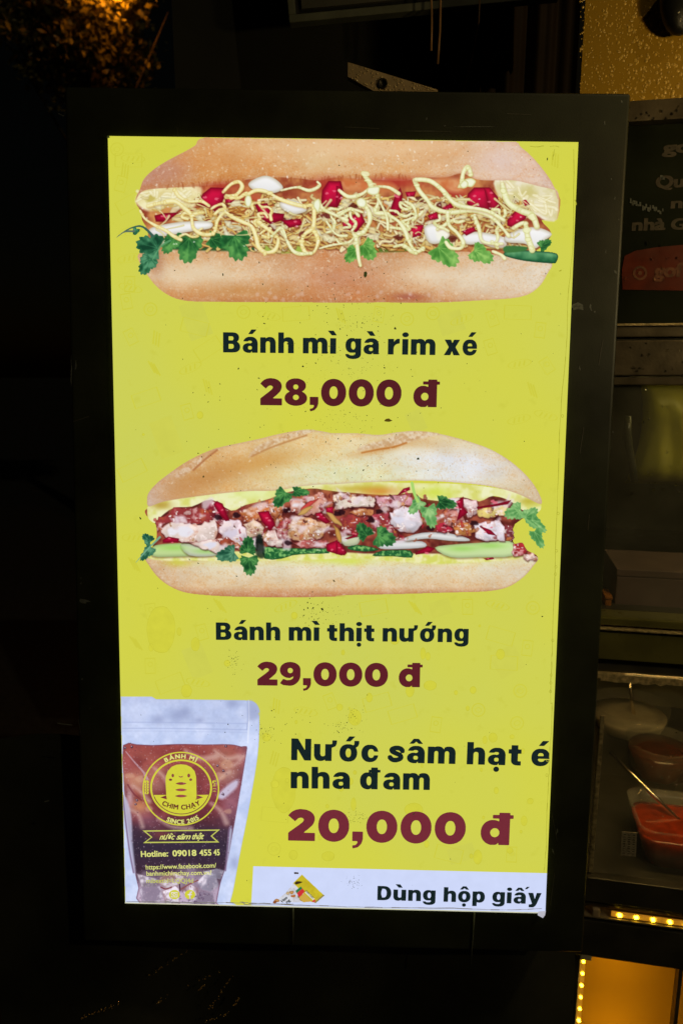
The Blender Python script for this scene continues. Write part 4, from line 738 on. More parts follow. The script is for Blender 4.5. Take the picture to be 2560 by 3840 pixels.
# the backlit panel: yellow film over a lit acrylic sheet
def panel_mat():
    m = bpy.data.materials.new('backlit_yellow_film'); m.use_nodes = True; nt = m.node_tree; b = nt.nodes['Principled BSDF']; tc = nt.nodes.new('ShaderNodeTexCoord')
    def nz(sc, det, p0, p1, vec=None):
        n = nt.nodes.new('ShaderNodeTexNoise'); n.inputs['Scale'].default_value = sc; n.inputs['Detail'].default_value = det; nt.links.new(tc.outputs['Object'], n.inputs['Vector'])
        r = nt.nodes.new('ShaderNodeMapRange'); r.inputs['From Min'].default_value = p0; r.inputs['From Max'].default_value = p1; nt.links.new(n.outputs[0], r.inputs[0]); return r.outputs[0]
    def mx(f, a, c):
        x = nt.nodes.new('ShaderNodeMix'); x.data_type = 'RGBA'; nt.links.new(f, x.inputs[0])
        for k, i in ((a, 6), (c, 7)):
            if isinstance(k, tuple): x.inputs[i].default_value = (*lin(k), 1)
            else: nt.links.new(k, x.inputs[i])
        return x.outputs[2]
    c = mx(nz(3.2, 2, .32, .68), (215, 213, 66), (204, 208, 92)); c2 = mx(nz(60, 4, .62, .9), c, (196, 195, 62)); c3 = mx(nz(900, 2, .35, 1.15), c2, (202, 203, 72))
    b.inputs['Base Color'].default_value = (.02, .02, .015, 1); b.inputs['Roughness'].default_value = .2; b.inputs['Specular IOR Level'].default_value = .35
    nt.links.new(c3, b.inputs['Emission Color']); b.inputs['Emission Strength'].default_value = 1.; return m
PC = [art(405, 510), art(2167, 533), art(2043, 3423), art(470, 3385)]
V = [(*p, 0) for p in PC]+[(*p, -.0042) for p in PC]
panel = mesh('backlit_panel', V, [(3, 2, 1, 0)[::-1], (0, 4, 5, 1), (1, 5, 6, 2), (2, 6, 7, 3), (3, 7, 4, 0)], panel_mat(), sign)
bmx = bmesh.new(); bmx.from_mesh(panel.data); bmesh.ops.recalc_face_normals(bmx, faces=bmx.faces[:]); bmx.to_mesh(panel.data); bmx.free()
# panel cut outline, used to trim pictures to the film
PA = np.array([(405, 510), (2167, 533), (2043, 3423), (470, 3385)], float)
def inside(X, Y, m=0.):
    k = np.ones(X.shape, bool)
    for (ax, ay), (bx, by) in zip(PA, np.roll(PA, -1, 0)): k &= ((bx-ax)*(Y-ay)-(by-ay)*(X-ax))/math.hypot(bx-ax, by-ay) > m
    return k
def picture(cv, name, z):
    """printed picture as a sheet of film: one vertex per dot of the print, colours in an attribute"""
    ok = (cv.a > .004) & inside(cv.X, cv.Y, 1.); h, w_ = ok.shape
    cell = ok[:-1, :-1] & ok[1:, :-1] & ok[:-1, 1:] & ok[1:, 1:]; used = np.zeros_like(ok)
    used[:-1, :-1] |= cell; used[1:, :-1] |= cell; used[:-1, 1:] |= cell; used[1:, 1:] |= cell
    idx = np.full(ok.shape, -1); idx[used] = np.arange(used.sum()); P = art(cv.X[used], cv.Y[used]); nv = len(P)
    j, i = np.nonzero(cell); Q = np.stack([idx[j, i], idx[j+1, i], idx[j+1, i+1], idx[j, i+1]], 1); nf = len(Q)
    me = bpy.data.meshes.new(name); me.vertices.add(nv); me.loops.add(nf*4); me.polygons.add(nf)
    me.vertices.foreach_set('co', np.hstack([P, np.full((nv, 1), z)]).ravel()); me.loops.foreach_set('vertex_index', Q.ravel().astype(np.int32))
    me.polygons.foreach_set('loop_start', np.arange(nf, dtype=np.int32)*4); me.update(calc_edges=True)
    at = me.attributes.new('print', 'FLOAT_COLOR', 'POINT'); c = np.clip(cv.rgb[used]/255, 0, 1); c = np.where(c <= .04045, c/12.92, ((c+.055)/1.055)**2.4)
    at.data.foreach_set('color', np.hstack([c, np.ones((nv, 1))]).astype(np.float32).ravel()); me.materials.append(PRINT)
    return link(bpy.data.objects.new(name, me), panel)
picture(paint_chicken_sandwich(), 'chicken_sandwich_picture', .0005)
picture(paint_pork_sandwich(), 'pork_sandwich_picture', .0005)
picture(paint_drink_pouch(), 'drink_pouch_picture', .0005)
# white strip along the foot, with the paper box picture
Z = crop(920, 2700, 1.3288)
wp = [(950, 3248), (2049, 3274), (2043, 3422), (942, 3397)]
white = ink('white_film', (206, 216, 249), .05, 60)
flat('white_strip', [[a1(*p) for p in wp][::-1]], .0003, white, panel)
picture(paint_paper_box(), 'paper_box_picture', .0006)
# ------------------------------------------------------------------ lettering
GREENBLACK, MAROON, MAROON2, ROSE = ink('green_black_ink', (19, 34, 35), .2, 200), ink('maroon_ink', (84, 28, 35), .08, 300), ink('dark_red_ink', (94, 30, 39), .08, 300), ink('rose_red_ink', (116, 42, 54), .08, 300)
YELLOW, GOLD, CREAM = ink('logo_yellow', (210, 208, 62), .07, 200), ink('gold_ink', (196, 200, 92), .1, 200), ink('pale_yellow_ink', (222, 224, 128), .1, 200)
def line(words, base, cap, m, z=.0009, name='lettering', parent=None, **k):
    """words: (text, x0, x1) ink limits; base: (x, y) twice; all artwork coordinates"""
    (bx0, by0), (bx1, by1) = base; VV, FF = [], []
    for t, x0, x1 in words:
        by = lambda x: by0+(by1-by0)*(x-bx0)/(bx1-bx0)
        p0, p1 = np.array(a1(x0, by(x0))), np.array(a1(x1, by(x1))); e = p1-p0; up = np.array((-e[1], e[0]))/np.hypot(*e)
        H = np.hypot(*(np.array(a1(x0, by(x0)-cap))-p0)); L, asp = heavy_loops(t, k['gap']) if 'gap' in k else word_loops(t, **k)
        V, F = fill_mesh(name, L, lambda u, v: (*(p0+e*u+up*v*H), z), m, None); o = len(VV); VV += V; FF += [tuple(i+o for i in f) for f in F]
    return mesh(name, VV, FF, m, parent or panel)
H1 = dict(gap=.125)
q = lambda s, x0, y0, *ws: [(t, x0+a/s, x0+b/s) for t, a, b in ws]
line(q(1.4519, 780, 0, ('Bánh', 83, 467), ('mì', 516, 699), ('gà', 747, 928), ('rim', 977, 1235), ('xé', 1282, 1460)), ((837, 1321.5), (1786, 1333.5)), 75, GREENBLACK, **H1)
D1 = dict(gap=.095)
line(q(1.4519, 780, 0, ('28,000', 285, 1050), ('đ!', 1115, 1257)), ((976, 1519), (1646, 1527)), 100, MAROON, **D1)
line(q(1.4255, 760, 0, ('Bánh', 72, 415), ('mì', 460, 625), ('thịt', 664, 916), ('nướng', 960, 1418)), ((810, 2398.5), (1755, 2408)), 65, GREENBLACK, **H1)
line(q(1.4255, 760, 0, ('29,000', 293, 988), ('đ!', 1046, 1172)), ((965, 2569), (1582, 2576)), 88, MAROON2, **D1)
line(q(1.3288, 920, 0, ('Nước', 228, 660), ('sâm', 707, 1044), ('hạt', 1100, 1370), ('é', 1420, 1511)), ((1091, 2849), (2057, 2872)), 81, GREENBLACK, **H1)
line(q(1.3288, 920, 0, ('nha', 226, 520), ('đam', 570, 917)), ((1090, 2954.5), (1610, 2961)), 79, GREENBLACK, **H1)
line(q(1.3288, 920, 0, ('20,000', 213, 1093), ('đ!', 1168, 1328)), ((1080, 3150), (1919, 3168)), 117, ROSE, **D1)
line(q(1.3288, 920, 0, ('Dùng', 656, 945), ('hộp', 985, 1190), ('giấy', 1227, 1470)), ((1413, 3373.5), (2026, 3388.5)), 53, GREENBLACK, **H1)
# the shop emblem and small print on the drink pouch
pc = lambda x, y: (440+x/2.7357, 2580+y/2.7357); P0 = crop(440, 2580, 2.7357)
def ell(cx, cy, rx, ry, n=72, a0=0, a1_=2*math.pi): return [pc(cx+math.cos(a0+(a1_-a0)*i/n)*rx, cy+math.sin(a0+(a1_-a0)*i/n)*ry) for i in range(n)]
def shapes(name, loops, m, z, parent=None):
    L = [art([p[0] for p in l], [p[1] for p in l]) for l in loops]
    V, F = fill_mesh(name, [l*1000 for l in L], lambda u, v: (u/1000, v/1000, z), m, None); return mesh(name, V, F, m, parent or panel)
emb = shapes('shop_emblem', [ell(655, 1030, 393, 379), ell(655, 1030, 379, 366)], YELLOW, .0008)
shapes('emblem_ring', [ell(657, 1020, 317, 291), ell(657, 1020, 298, 273)], YELLOW, .0008)
low = [(375, 1094), (505, 1094), (498, 960), (500, 905), (520, 850), (560, 805), (610, 784), (655, 780), (710, 786), (760, 810), (795, 850), (810, 905), (812, 960), (815, 1094), (938, 1092)]
arc = [(657+math.cos(a)*289, 1020+math.sin(a)*265) for a in np.linspace(.27, math.pi-.27, 30)]
holes = [ell(572, 895, 13, 18, 16), ell(735, 895, 14, 20, 16), ell(548, 938, 17, 12, 16), ell(755, 937, 15, 13, 16)]
for yy, ww in ((977, 58), (1042, 62), (1105, 64)): holes.append([pc(657+t*ww, yy+s*14*(1-t*t)) for s, ts in ((-1, np.linspace(-1, 1, 12)), (1, np.linspace(1, -1, 12)[1:-1])) for t in ts])
holes += [[pc(443, 1120), pc(503, 1098), pc(512, 1140)], [pc(884, 1118), pc(816, 1096), pc(812, 1142)], [pc(632, 898), pc(652, 906), pc(676, 898), pc(672, 912), pc(652, 916), pc(636, 910)]]
shapes('emblem_loaf', [[pc(*p) for p in low+arc]]+holes, YELLOW, .0008)
for cx in (305, 997):
    shapes('wheat_ear', [ell(cx+dx*16, 1015+dy*27, 13, 17, 12) for dy in range(-2, 3) for dx in (-.5, .5)], YELLOW, .0009)
def arc_text(body, cx, cy, r, d0, d1, size, m, top, z=.001, kx=7):
    """letters set round an arc; degrees counted anticlockwise from 3 o'clock"""
    gl = [(None, .35) if ch == ' ' else word_loops(ch, kx=kx, ky=4) for ch in body]; adv = [g[1]+.16 for g in gl]; tot = sum(adv); x = 0; VV, FF = [], []
    for (L, w_), a in zip(gl, adv):
        an = math.radians(d0+(d1-d0)*(x+a/2)/tot); x += a
        if L is None: continue
        o = np.array((math.cos(an), -math.sin(an))); up = o if top else -o; e = np.array((math.sin(an), math.cos(an)))*(1 if top else -1); c = np.array((cx, cy))+o*r
        sw = abs(math.radians(d1-d0))*r/tot*w_
        def mp(u, v):
            p = c+e*(u-.5)*sw+up*v*size; return (*a1(*pc(*p)), z)
        V, F = fill_mesh('l', L, mp, m, None); k = len(VV); VV += V; FF += [tuple(i+k for i in f) for f in F]
    return mesh('lettering', VV, FF, m, panel)
TEA = ink('maroon_cutout', (108, 50, 44), .1, 200)
arc_text('BÁNH MÌ', 655, 1030, 311, 121, 60, 44, CREAM, True)
arc_text('CHIM CHẠY', 655, 830, 414, 241, 300, 50, TEA, False)
arc_text('SINCE 2015', 655, 1030, 363, 245, 302, 46, CREAM, False)
rib = [(262, 1458), (1055, 1448), (975, 1515), (1048, 1581), (268, 1588), (348, 1527)]; ri = [(296, 1470), (1022, 1461), (958, 1515), (1016, 1569), (300, 1575), (364, 1527)]
shapes('ribbon_outline', [[pc(*p) for p in rib], [pc(*p) for p in ri]], GOLD, .0008)
pw = lambda *ws: [(t, 440+a/2.7357, 440+b/2.7357) for t, a, b in ws]
pb = lambda x0, y0, x1, y1: (pc(x0, y0), pc(x1, y1))
line(pw(('nước', 436, 596), ('sâm', 608, 758), ('thật', 770, 895)), pb(436, 1552, 895, 1547), 22, CREAM, kx=3, ky=2, shear=.45, spacing=.9)
line(pw(('Hotline:', 247, 525), ('09018', 570, 815), ('455', 845, 968), ('45', 990, 1053)), pb(247, 1730, 1053, 1712), 22.5, CREAM, kx=5, ky=3, spacing=1.03)
line(pw(('https://www.facebook.com/', 297, 1018)), pb(297, 1858, 1018, 1838), 17.5, CREAM, kx=2, ky=2)
line(pw(('banhmichimchay.com.vn?', 303, 970)), pb(303, 1922, 970, 1912), 17, CREAM, kx=2, ky=2)
line(pw(('mibextid=LQQJ4d', 303, 783)), pb(303, 1996, 783, 1994), 16.5, GOLD, kx=2, ky=1)
shapes('camera_icon', [ell(588, 2115, 56, 48, 32), [pc(556, 2090), pc(620, 2090), pc(620, 2142), pc(556, 2142)], [pc(562, 2096), pc(562, 2136), pc(614, 2136), pc(614, 2096)], ell(588, 2116, 17, 16, 20), ell(588, 2116, 11, 10, 20)], YELLOW, .0009)
shapes('letter_f_icon', [ell(748, 2115, 54, 48, 32), [pc(*p) for p in ((741, 2162), (741, 2121), (726, 2121), (726, 2109), (741, 2109), (742, 2094), (750, 2083), (770, 2083), (770, 2093), (758, 2095), (755, 2109), (769, 2109), (768, 2121), (755, 2121), (755, 2162))]], YELLOW, .0009)
# small print on the paper box
def tilt_line(t, x0, y0, x1, y1, cap, m, **k):
    p0, p1 = np.array(a1(*Z((x0, y0))[0])), np.array(a1(*Z((x1, y1))[0])); e = p1-p0; up = np.array((-e[1], e[0]))/np.hypot(*e); H = np.hypot(*(np.array(a1(*Z((x0, y0-cap))[0]))-p0))
    L, _ = word_loops(t, **k); V, F = fill_mesh('l', L, lambda u, v: (*(p0+e*u+up*v*H), .0011), m, None); mesh('lettering', V, F, m, panel)
tilt_line('Heo', 186, 908, 212, 884, 15, GREENBLACK, kx=6, ky=3); tilt_line('ng', 208, 912, 226, 898, 15, GREENBLACK, kx=6, ky=3); tilt_line('CHIM CHẠY', 296, 850, 336, 890, 10, GREENBLACK, kx=4, ky=2)
# ghost pattern of food drawings printed in the yellow
ghost = ink('ghost_ink', (205, 203, 64), .05, 60); ghost2 = ink('ghost_wash', (205, 206, 82), .05, 60)
def ring_poly(pts, wd):
    p = np.array(pts, float); c = p.mean(0); q_ = c+(p-c)*(1-wd/np.abs(p-c).max()); n = len(p)
    return [[tuple(p[i]), tuple(p[(i+1) % n]), tuple(q_[(i+1) % n]), tuple(q_[i])] for i in range(n)]
def rect_(x, y, w_, h, a):
    c, s = math.cos(a), math.sin(a); return [(x+u*c-v*s, y+u*s+v*c) for u, v in ((-w_, -h), (w_, -h), (w_, h), (-w_, h))]
def oval_(x, y, rx, ry, a, n=20):
    c, s = math.cos(a), math.sin(a); return [(x+math.cos(t)*rx*c-math.sin(t)*ry*s, y+math.cos(t)*rx*s+math.sin(t)*ry*c) for t in np.arange(n)*2*math.pi/n]
GP, GF = [], []; taken = []
busy = ((520, 500, 2100, 1150), (540, 1600, 2060, 2250), (820, 1220, 1800, 1560), (790, 2300, 1780, 2600), (440, 2600, 990, 3400), (1070, 2740, 2070, 3180), (900, 3230, 2070, 3430))
def doodle(x, y, k=None):
    a = rnd.uniform(-.6, .3); k = rnd.randrange(5) if k is None else k
    if k == 0: GP.extend(ring_poly(oval_(x, y, 26, 26, 0), 4)+ring_poly(oval_(x, y, 13, 10, a), 3))
    elif k == 1:
        GP.extend(ring_poly(oval_(x, y, 46, 16, a), 4))
        for t in (-18, 0, 18): GP.append(rect_(x+t*math.cos(a), y+t*math.sin(a), 3, 10, a+.4))
    elif k == 2: GP.extend(ring_poly(rect_(x, y, 52, 27, a), 4))
    elif k == 3: GP.extend(ring_poly(rect_(x, y, 20, 30, a), 4)+ring_poly(oval_(x, y-6, 10, 10, 0), 3))
    else: GP.extend([rect_(x+t, y+t*.5, 3, 26, a) for t in (-10, 0, 10)])
for x, y, k in ((440, 560, 0), (500, 595, 1), (470, 640, 4), (455, 690, 3), (2080, 600, 4), (490, 1080, 1), (565, 1160, 0), (475, 1130, 3)): doodle(x, y, k)
while len(taken) < 66:
    x, y = rnd.uniform(440, 2090), rnd.uniform(540, 3220)
    if any(b[0]-30 < x < b[2]+30 and b[1]-20 < y < b[3]+20 for b in busy) or any((x-p)**2+(y-q_)**2 < 95**2 for p, q_ in taken) or x < 470+(y-510)*.02 or x > 2090-(y-533)*.043: continue
    taken.append((x, y)); doodle(x, y)
for x, y, w_, h, a in ((735, 1200, 44, 70, -.35), (625, 1640, 44, 72, -.35), (1690, 1210, 46, 40, -.3), (1900, 2480, 52, 50, -.5), (740, 2480, 40, 60, -.4), (1730, 3200, 50, 30, -.3), (1650, 2190+90, 40, 30, -.3), (1560, 1320+260, 30, 40, -.4)): GF.append(rect_(x, y, w_, h, a))
flat('ghost_drawing', [[a1(*p) for p in l] for l in GP], .0002, ghost, panel, 'stuff')
flat('ghost_wash', [[a1(*p) for p in l] for l in GF], .00015, ghost2, panel, 'stuff')
# grime: insect specks, flakes, drip rings under the film
speck = ink('dead_speck', (54, 58, 22), .5, 900); ringm = ink('water_mark', (199, 196, 58), .1, 90); spot = ink('water_spot', (209, 207, 64), .08, 90)
sp = []
def put_speck(x, y, r): sp.append(blot(x, y, r*(.5+rnd.random()), r*(.4+.6*rnd.random()), 6, .35, rnd.random()*3))
for _ in range(520):
    m_ = rnd.random()
    if m_ < .42: x, y = rnd.gauss(1300, 130), rnd.gauss(1180, 190)
    elif m_ < .62: x, y = rnd.gauss(1200, 260), rnd.gauss(1650, 160)
    elif m_ < .72: x, y = rnd.gauss(1180, 30), rnd.gauss(2290, 30)
    elif m_ < .80: x, y = rnd.gauss(1080, 150), rnd.gauss(2720, 50)
    else: x, y = rnd.uniform(430, 2100), rnd.uniform(540, 3390)
    if inside(np.array(x), np.array(y), 12): put_speck(x, y, rnd.choice((1.3, 1.6, 1.9, 2.4)))
for _ in range(420):
    c = rnd.choice(((1330, 1205, 70, 18), (1320, 1370, 60, 30), (1300, 1590, 60, 24), (1250, 2300, 40, 18), (1330, 2690, 22, 18), (1270, 2730, 20, 14), (1340, 3060, 20, 14), (1000, 2745, 14, 16), (1330, 3310, 16, 14), (880, 2480, 14, 22)))
    put_speck(rnd.gauss(c[0], c[2]), rnd.gauss(c[1], c[3]), 1.3)
for x, y, r in ((837, 1030, 5), (972, 985, 5), (1370, 1030, 9), (986, 1066, 4), (1255, 1063, 3), (1480, 1233, 6), (993, 1214, 4), (970, 1418, 5), (1135, 1374, 4), (1300, 1258, 4), (895, 1383, 4), (1565, 1720, 6), (1362, 1762, 4), (888, 2160, 4), (1252, 2178, 4), (764, 1788, 4), (528, 1943, 4), (1208, 2284, 5), (745, 1700, 3), (1440, 1380, 4), (2050, 597, 5), (408, 515, 6), (1550, 3050, 6), (1080, 1290, 4), (903, 1840, 4)): put_speck(x, y, r)
flat('insect_speck', sp, .0013, speck, panel, 'stuff')
flat('brown_flake', [blot(1455, 1577, 14, 7, 9, .25)], .0014, ink('flake_brown', (84, 66, 14), .4, 800), panel)
flat('dark_flake', [blot(1110, 3272, 11, 3.5, 9, .3)], .0014, ink('flake_dark', (60, 40, 20), .4, 800), panel)
rg, sf = [], []
for x, y, rx, ry in [(605, 2360, 52, 86), (1064, 2960, 44, 84), (1330, 2690, 24, 30), (1550, 3035, 34, 24), (1325, 3015, 10, 24), (700, 2590, 20, 24), (1612, 2570, 24, 18), (1230, 3210, 24, 18), (1585, 2450, 10, 22), (1100, 3205, 16, 18)]+[(rnd.uniform(500, 2060), rnd.choice((rnd.uniform(2260, 3230), rnd.uniform(1500, 3230))), r, r*rnd.uniform(.9, 1.7)) for r in [rnd.choice((5, 7, 9, 12, 16)) for _ in range(85)]]:
    if not inside(np.array(x), np.array(y), 25) or (1600 < y < 2250 and 540 < x < 2020) or (x < 990 and y > 2600): continue
    o = [(x+math.cos(t)*rx*(1+.06*rnd.random()), y+math.sin(t)*ry*(1+.08*rnd.random())) for t in np.arange(22)*2*math.pi/22]
    rg += ring_poly(o, 2.2); sf.append(o)
flat('water_mark', [[a1(*p) for p in l] for l in rg], .00045, ringm, panel, 'stuff'); flat('water_spot', [[a1(*p) for p in l] for l in sf], .0004, spot, panel, 'stuff')
# lifting edges of the film: right-hand seam, foot, corners
def seam(pts, wd):
    p = smooth(pts, 6, False); p = p+RR.randn(*p.shape)*[.8, .5]; out = []
    for i in range(len(p)-1):
        t = p[i+1]-p[i]; n = np.array((-t[1], t[0]))/(np.hypot(*t)+1e-6); w0 = wd*(.5+RR.rand()); out.append([tuple(k) for k in (p[i]-n*w0/2, p[i+1]-n*w0/2, p[i+1]+n*w0/2, p[i]+n*w0/2)])
    return out
S1 = seam([(2149, 560), (2146, 900), (2128, 1100), (2120, 1300), (2100, 1560), (2086, 1900), (2070, 2350), (2066, 2500), (2062, 2630), (2068, 2645), (2060, 2800), (2056, 2900), (2052, 2960), (2046, 3120), (2044, 3190), (2036, 3270)], 1.9)
for y in (1925, 2065, 2125, 2152, 2530, 2560, 2592, 2850, 2905, 1560, 2400):
    x = 2151-(y-560)*.0432-2; S1 += ring_poly(oval_(x, y, 5, 6, 0, 10), 1.6)
S1 += seam([(1985, 550), (2010, 552), (2036, 549)], 2)+seam([(2060, 552), (2080, 549), (2094, 553)], 2)+seam([(2076, 560), (2070, 600)], 3)+seam([(2094, 1018), (2102, 1014)], 5)+seam([(2154, 750), (2156, 770)], 4)
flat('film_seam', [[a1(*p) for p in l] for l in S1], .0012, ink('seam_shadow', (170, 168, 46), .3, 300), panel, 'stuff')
S2 = seam([(476, 3378), (700, 3382), (900, 3384), (930, 3390), (1100, 3391), (1300, 3398), (1500, 3402), (1700, 3404), (1900, 3410), (2030, 3404)], 2.4)+seam([(900, 3380), (935, 3384), (1000, 3386), (1100, 3388)], 3)+seam([(600, 3377), (720, 3384)], 1.6)
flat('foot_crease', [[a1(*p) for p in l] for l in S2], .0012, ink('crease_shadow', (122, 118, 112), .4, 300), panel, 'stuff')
ed = []
for x0, y0, x1, y1 in ((470, 3382, 2043, 3420),):
    ed.append([a1(x0, y0), a1(x1, y1), a1(x1, y1+4) if x0 != 2164 else a1(x1+2, y1), a1(x0, y0+4) if x0 != 2164 else a1(x0+2, y0)])
flat('film_edge', ed, .0008, ink('pale_film_edge', (206, 206, 176), .15, 120), panel)
mesh('lifted_corner', [(*a1(2016, 3416), .001), (*a1(2044, 3414), .001), (*a1(2040, 3426), .003), (*a1(2030, 3433), .005), (*a1(2012, 3426), .003)], [(0, 1, 2, 3, 4)], mat('curled_film', (.7, .7, .74), .4, 0, lin((176, 178, 196)), .9), panel)
# ------------------------------------------------------------------ the food cart behind: glass front plane, turned a little towards the camera on the right
YAW = math.radians(11); FO = Vector((.36, .99, 0)); FN = Vector((-math.sin(YAW), -math.cos(YAW), 0)); FU = Vector((math.cos(YAW), -math.sin(YAW), 0))
FM = Matrix(((FU.x, 0, FN.x, FO.x), (FU.y, 0, FN.y, FO.y), (0, 1, 0, 0), (0, 0, 0, 1))); FI = FM.inverted()
def F(px, py, d=0.):
    p = FI @ hit(px, py, FO-FN*d, FN); return Vector((p.x, p.y, -d))
def fy(py, px=2450, d=0.): return F(px, py, d).y
def fx(px, py, d=0.): return F(px, py, d).x
cart = thing('food_cart', 'black glass-fronted food cart with warm light strips behind the menu', 'food cart', M=FM)
frame_m = mat('black_frame_metal', (.05, .046, .034), .35, .2, var=.3, scale=20, bump=.05, rvar=.1)
brown_m = mat('greasy_brown_metal', (.15, .12, .078), .38, .5, var=.4, scale=24, bump=.1, bscale=300, rvar=.12)
olive_m = mat('olive_smoked_acrylic', (.12, .11, .03), .3, 0, var=.3, scale=18, rvar=.1)
gold_m = mat('old_tape_edge', (.52, .40, .20), .38, .3, var=.5, scale=160, bump=.5, bscale=260)
X0, X1 = -.30, .46
def bar(name, y0, y1, d0, d1, m, x0=X0, x1=X1, bev=.0015, px=2450, parent=None):
    return box(name, (x0, min(fy(y0, px), fy(y1, px)), -d1), (x1, max(fy(y0, px), fy(y1, px)), -d0), m, parent or cart, bev)
# glass: top sticker pane, middle and lower panes
glass = mat('cart_glass', (.34, .33, .26), .08, var=.5, scale=10, alpha=.085, spec=.6, rvar=.04)
bar('top_rail', 384, 462, -.012, .05, brown_m)
bar('glass_pane', 463, 1212, .004, .008, mat('dark_sticker_glass', (.014, .017, .010), .2, var=.4, scale=9, rvar=.08, spec=.4))
bar('trim_strip', 1213, 1222, -.006, .01, gold_m, bev=.0006); bar('rail', 1223, 1264, -.002, .04, brown_m); bar('rail', 1276, 1408, -.006, .05, brown_m); bar('trim_strip', 1270, 1275, .0, .03, frame_m); bar('rail', 1414, 1444, -.002, .04, brown_m)
bar('glass_pane', 1445, 2326, .004, .007, glass)
bar('rail', 2327, 2354, -.002, .04, olive_m); bar('trim_strip', 2362, 2368, -.008, .02, gold_m, bev=.0006); bar('rail', 2369, 2482, -.004, .05, olive_m); bar('rail', 2486, 2532, .004, .05, frame_m)
bar('taped_edge', 2537, 2556, -.004, .006, gold_m, bev=.001)
bar('glass_pane', 2557, 3305, .004, .007, glass)
# jagged old tape hanging along the lip
tb = bmesh.new(); xs = np.linspace(fx(2247, 2556), X1, 60)
prev = None
for x in xs:
    y1 = fy(2556)-abs(RR.randn())*.0022-.0006; a, b = tb.verts.new((x, fy(2550), .0050)), tb.verts.new((x, y1, .0054))
    if prev: tb.faces.new((prev[0], prev[1], b, a))
    prev = (a, b)
bmobj('torn_tape', tb, gold_m, cart)
tape2 = box('tape_strip', (fx(2238, 2900)-.002, fy(3300), -.004), (fx(2238, 2900)+.004, fy(2700), .0012), mat('yellowed_tape', (.30, .24, .13), .4, var=.6, scale=150, bump=.6, bscale=300), cart, .0008)
bar('sill', 3306, 3396, -.01, .30, frame_m); 
led_m = mat('led_strip_tape', (.55, .42, .18), .45, var=.3, scale=90, emit=lin((190, 120, 20)), es=.6)  # tape given its own emission to stand for the glow round the bulbs
bulb_m = mat('led_bulb', (1, .9, .5), .4, emit=(1, .66, .02), es=24, var=.0)
def led_strip(name, p0, p1, wd, n, depth, r=.0032):
    """flat strip p0-p1 on the cart front with n bulbs"""
    p0, p1 = Vector(p0), Vector(p1); t = (p1-p0); u = t.normalized(); v = Vector((-u.y, u.x, 0)); bm = bmesh.new()
    M = Matrix(((u.x, v.x, 0, p0.x), (u.y, v.y, 0, p0.y), (0, 0, 1, p0.z), (0, 0, 0, 1)))
    bbox(bm, (0, -wd/2, -depth), (t.length, wd/2, 0), .0006, M); st = bmobj(name, bm, led_m, cart)
    me = None
    for i in range(n):
        c = p0+t*((i+.5)/n)
        if me is None:
            bb = bmesh.new(); bbox(bb, (-r, -r*.8, -.0005), (r, r*.8, .0016), .0007); o = bmobj('led_bulb', bb, bulb_m, st); me = o.data
        else: o = link(bpy.data.objects.new('led_bulb', me), st)
        o.location = c; o.rotation_euler = (0, 0, math.atan2(u.y, u.x)+.35+(rnd.random()-.5)*.4); o.scale = (.7+.35*rnd.random(), .85+.3*rnd.random(), 1)
    return st
y3 = fy(3428, 2350); bar('ledge', 3397, 3412, -.002, .03, brown_m, px=2350)
sp_ = (F(2352, 3420, -.004)-F(2290, 3412, -.004)).length
led_strip('light_strip', (fx(2288, 3415), fy(3421, 2320), .006), (fx(2288, 3415)+sp_*14, fy(3421, 2320), .006), .0088, 14, .0024)
box('wire_clip', (fx(2216, 3415), fy(3430, 2230), 0), (fx(2246, 3415), fy(3396, 2230), .008), mat('hot_glue', (.4, .3, .2), .4, var=.3), cart, .003)
bar('ledge_edge', 3440, 3447, -.008, .03, mat('worn_ledge_edge', (.24, .19, .13), .45, .3, var=.3, scale=100), bev=.001, px=2350)
bar('front_fascia', 3448, 3582, -.006, .03, frame_m, px=2250)
box('divider', (fx(2556, 3540), fy(3840, 2250)-.3, -.02), (fx(2572, 3540), fy(3520, 2250), -.001), brown_m, cart, .001)
amber = mat('amber_acrylic_sheet', (.48, .275, .022), .42, 0, var=.12, scale=6, bump=.05, bscale=200, rvar=.08, spec=.3)
trl = mat('backlit_amber_acrylic', (.50, .27, .02), .4, var=.08, scale=5, bump=.03, spec=.3); nt_ = trl.node_tree; tl_ = nt_.nodes.new('ShaderNodeBsdfTranslucent'); tl_.inputs[0].default_value = (.62, .34, .02, 1); mx_ = nt_.nodes.new('ShaderNodeMixShader'); mx_.inputs[0].default_value = .7
nt_.links.new(nt_.nodes['Principled BSDF'].outputs[0], mx_.inputs[1]); nt_.links.new(tl_.outputs[0], mx_.inputs[2]); nt_.links.new(mx_.outputs[0], nt_.nodes['Material Output'].inputs[0])
V = [(fx(2196, 3700), 0, -.030), (X1, 0, -.030), (X1, fy(3583, 2250), -.030), (fx(2196, 3700), fy(3583, 2250), -.030)]
mesh('lit_side_panel', V, [(0, 1, 2, 3)], trl, cart)
box('added_panel_back', (fx(2196, 3700), -.01, -.22), (X1, fy(3583, 2250)+.01, -.215), mat('panel_back_lining', (.5, .4, .2), .6), cart)  # unseen backing added behind the side panel, with the added lamps
vs = F(2188, 3590, -.002); ve = F(2163, 3850, -.002); dv = (vs.x+.0, vs.y-.62)
n_v = 26
led_strip('light_strip', (fx(2188, 3600), fy(3590, 2190), -.004), (fx(2188, 3600), fy(3590, 2190)-.0225*n_v, -.004), .0066, n_v, .003, .0025)
box('wire_clip', (fx(2172, 3580), fy(3590, 2190), -.004), (fx(2216, 3580), fy(3566, 2190), .006), mat('white_plastic_clip', (.6, .52, .36), .4, var=.2), cart, .002)
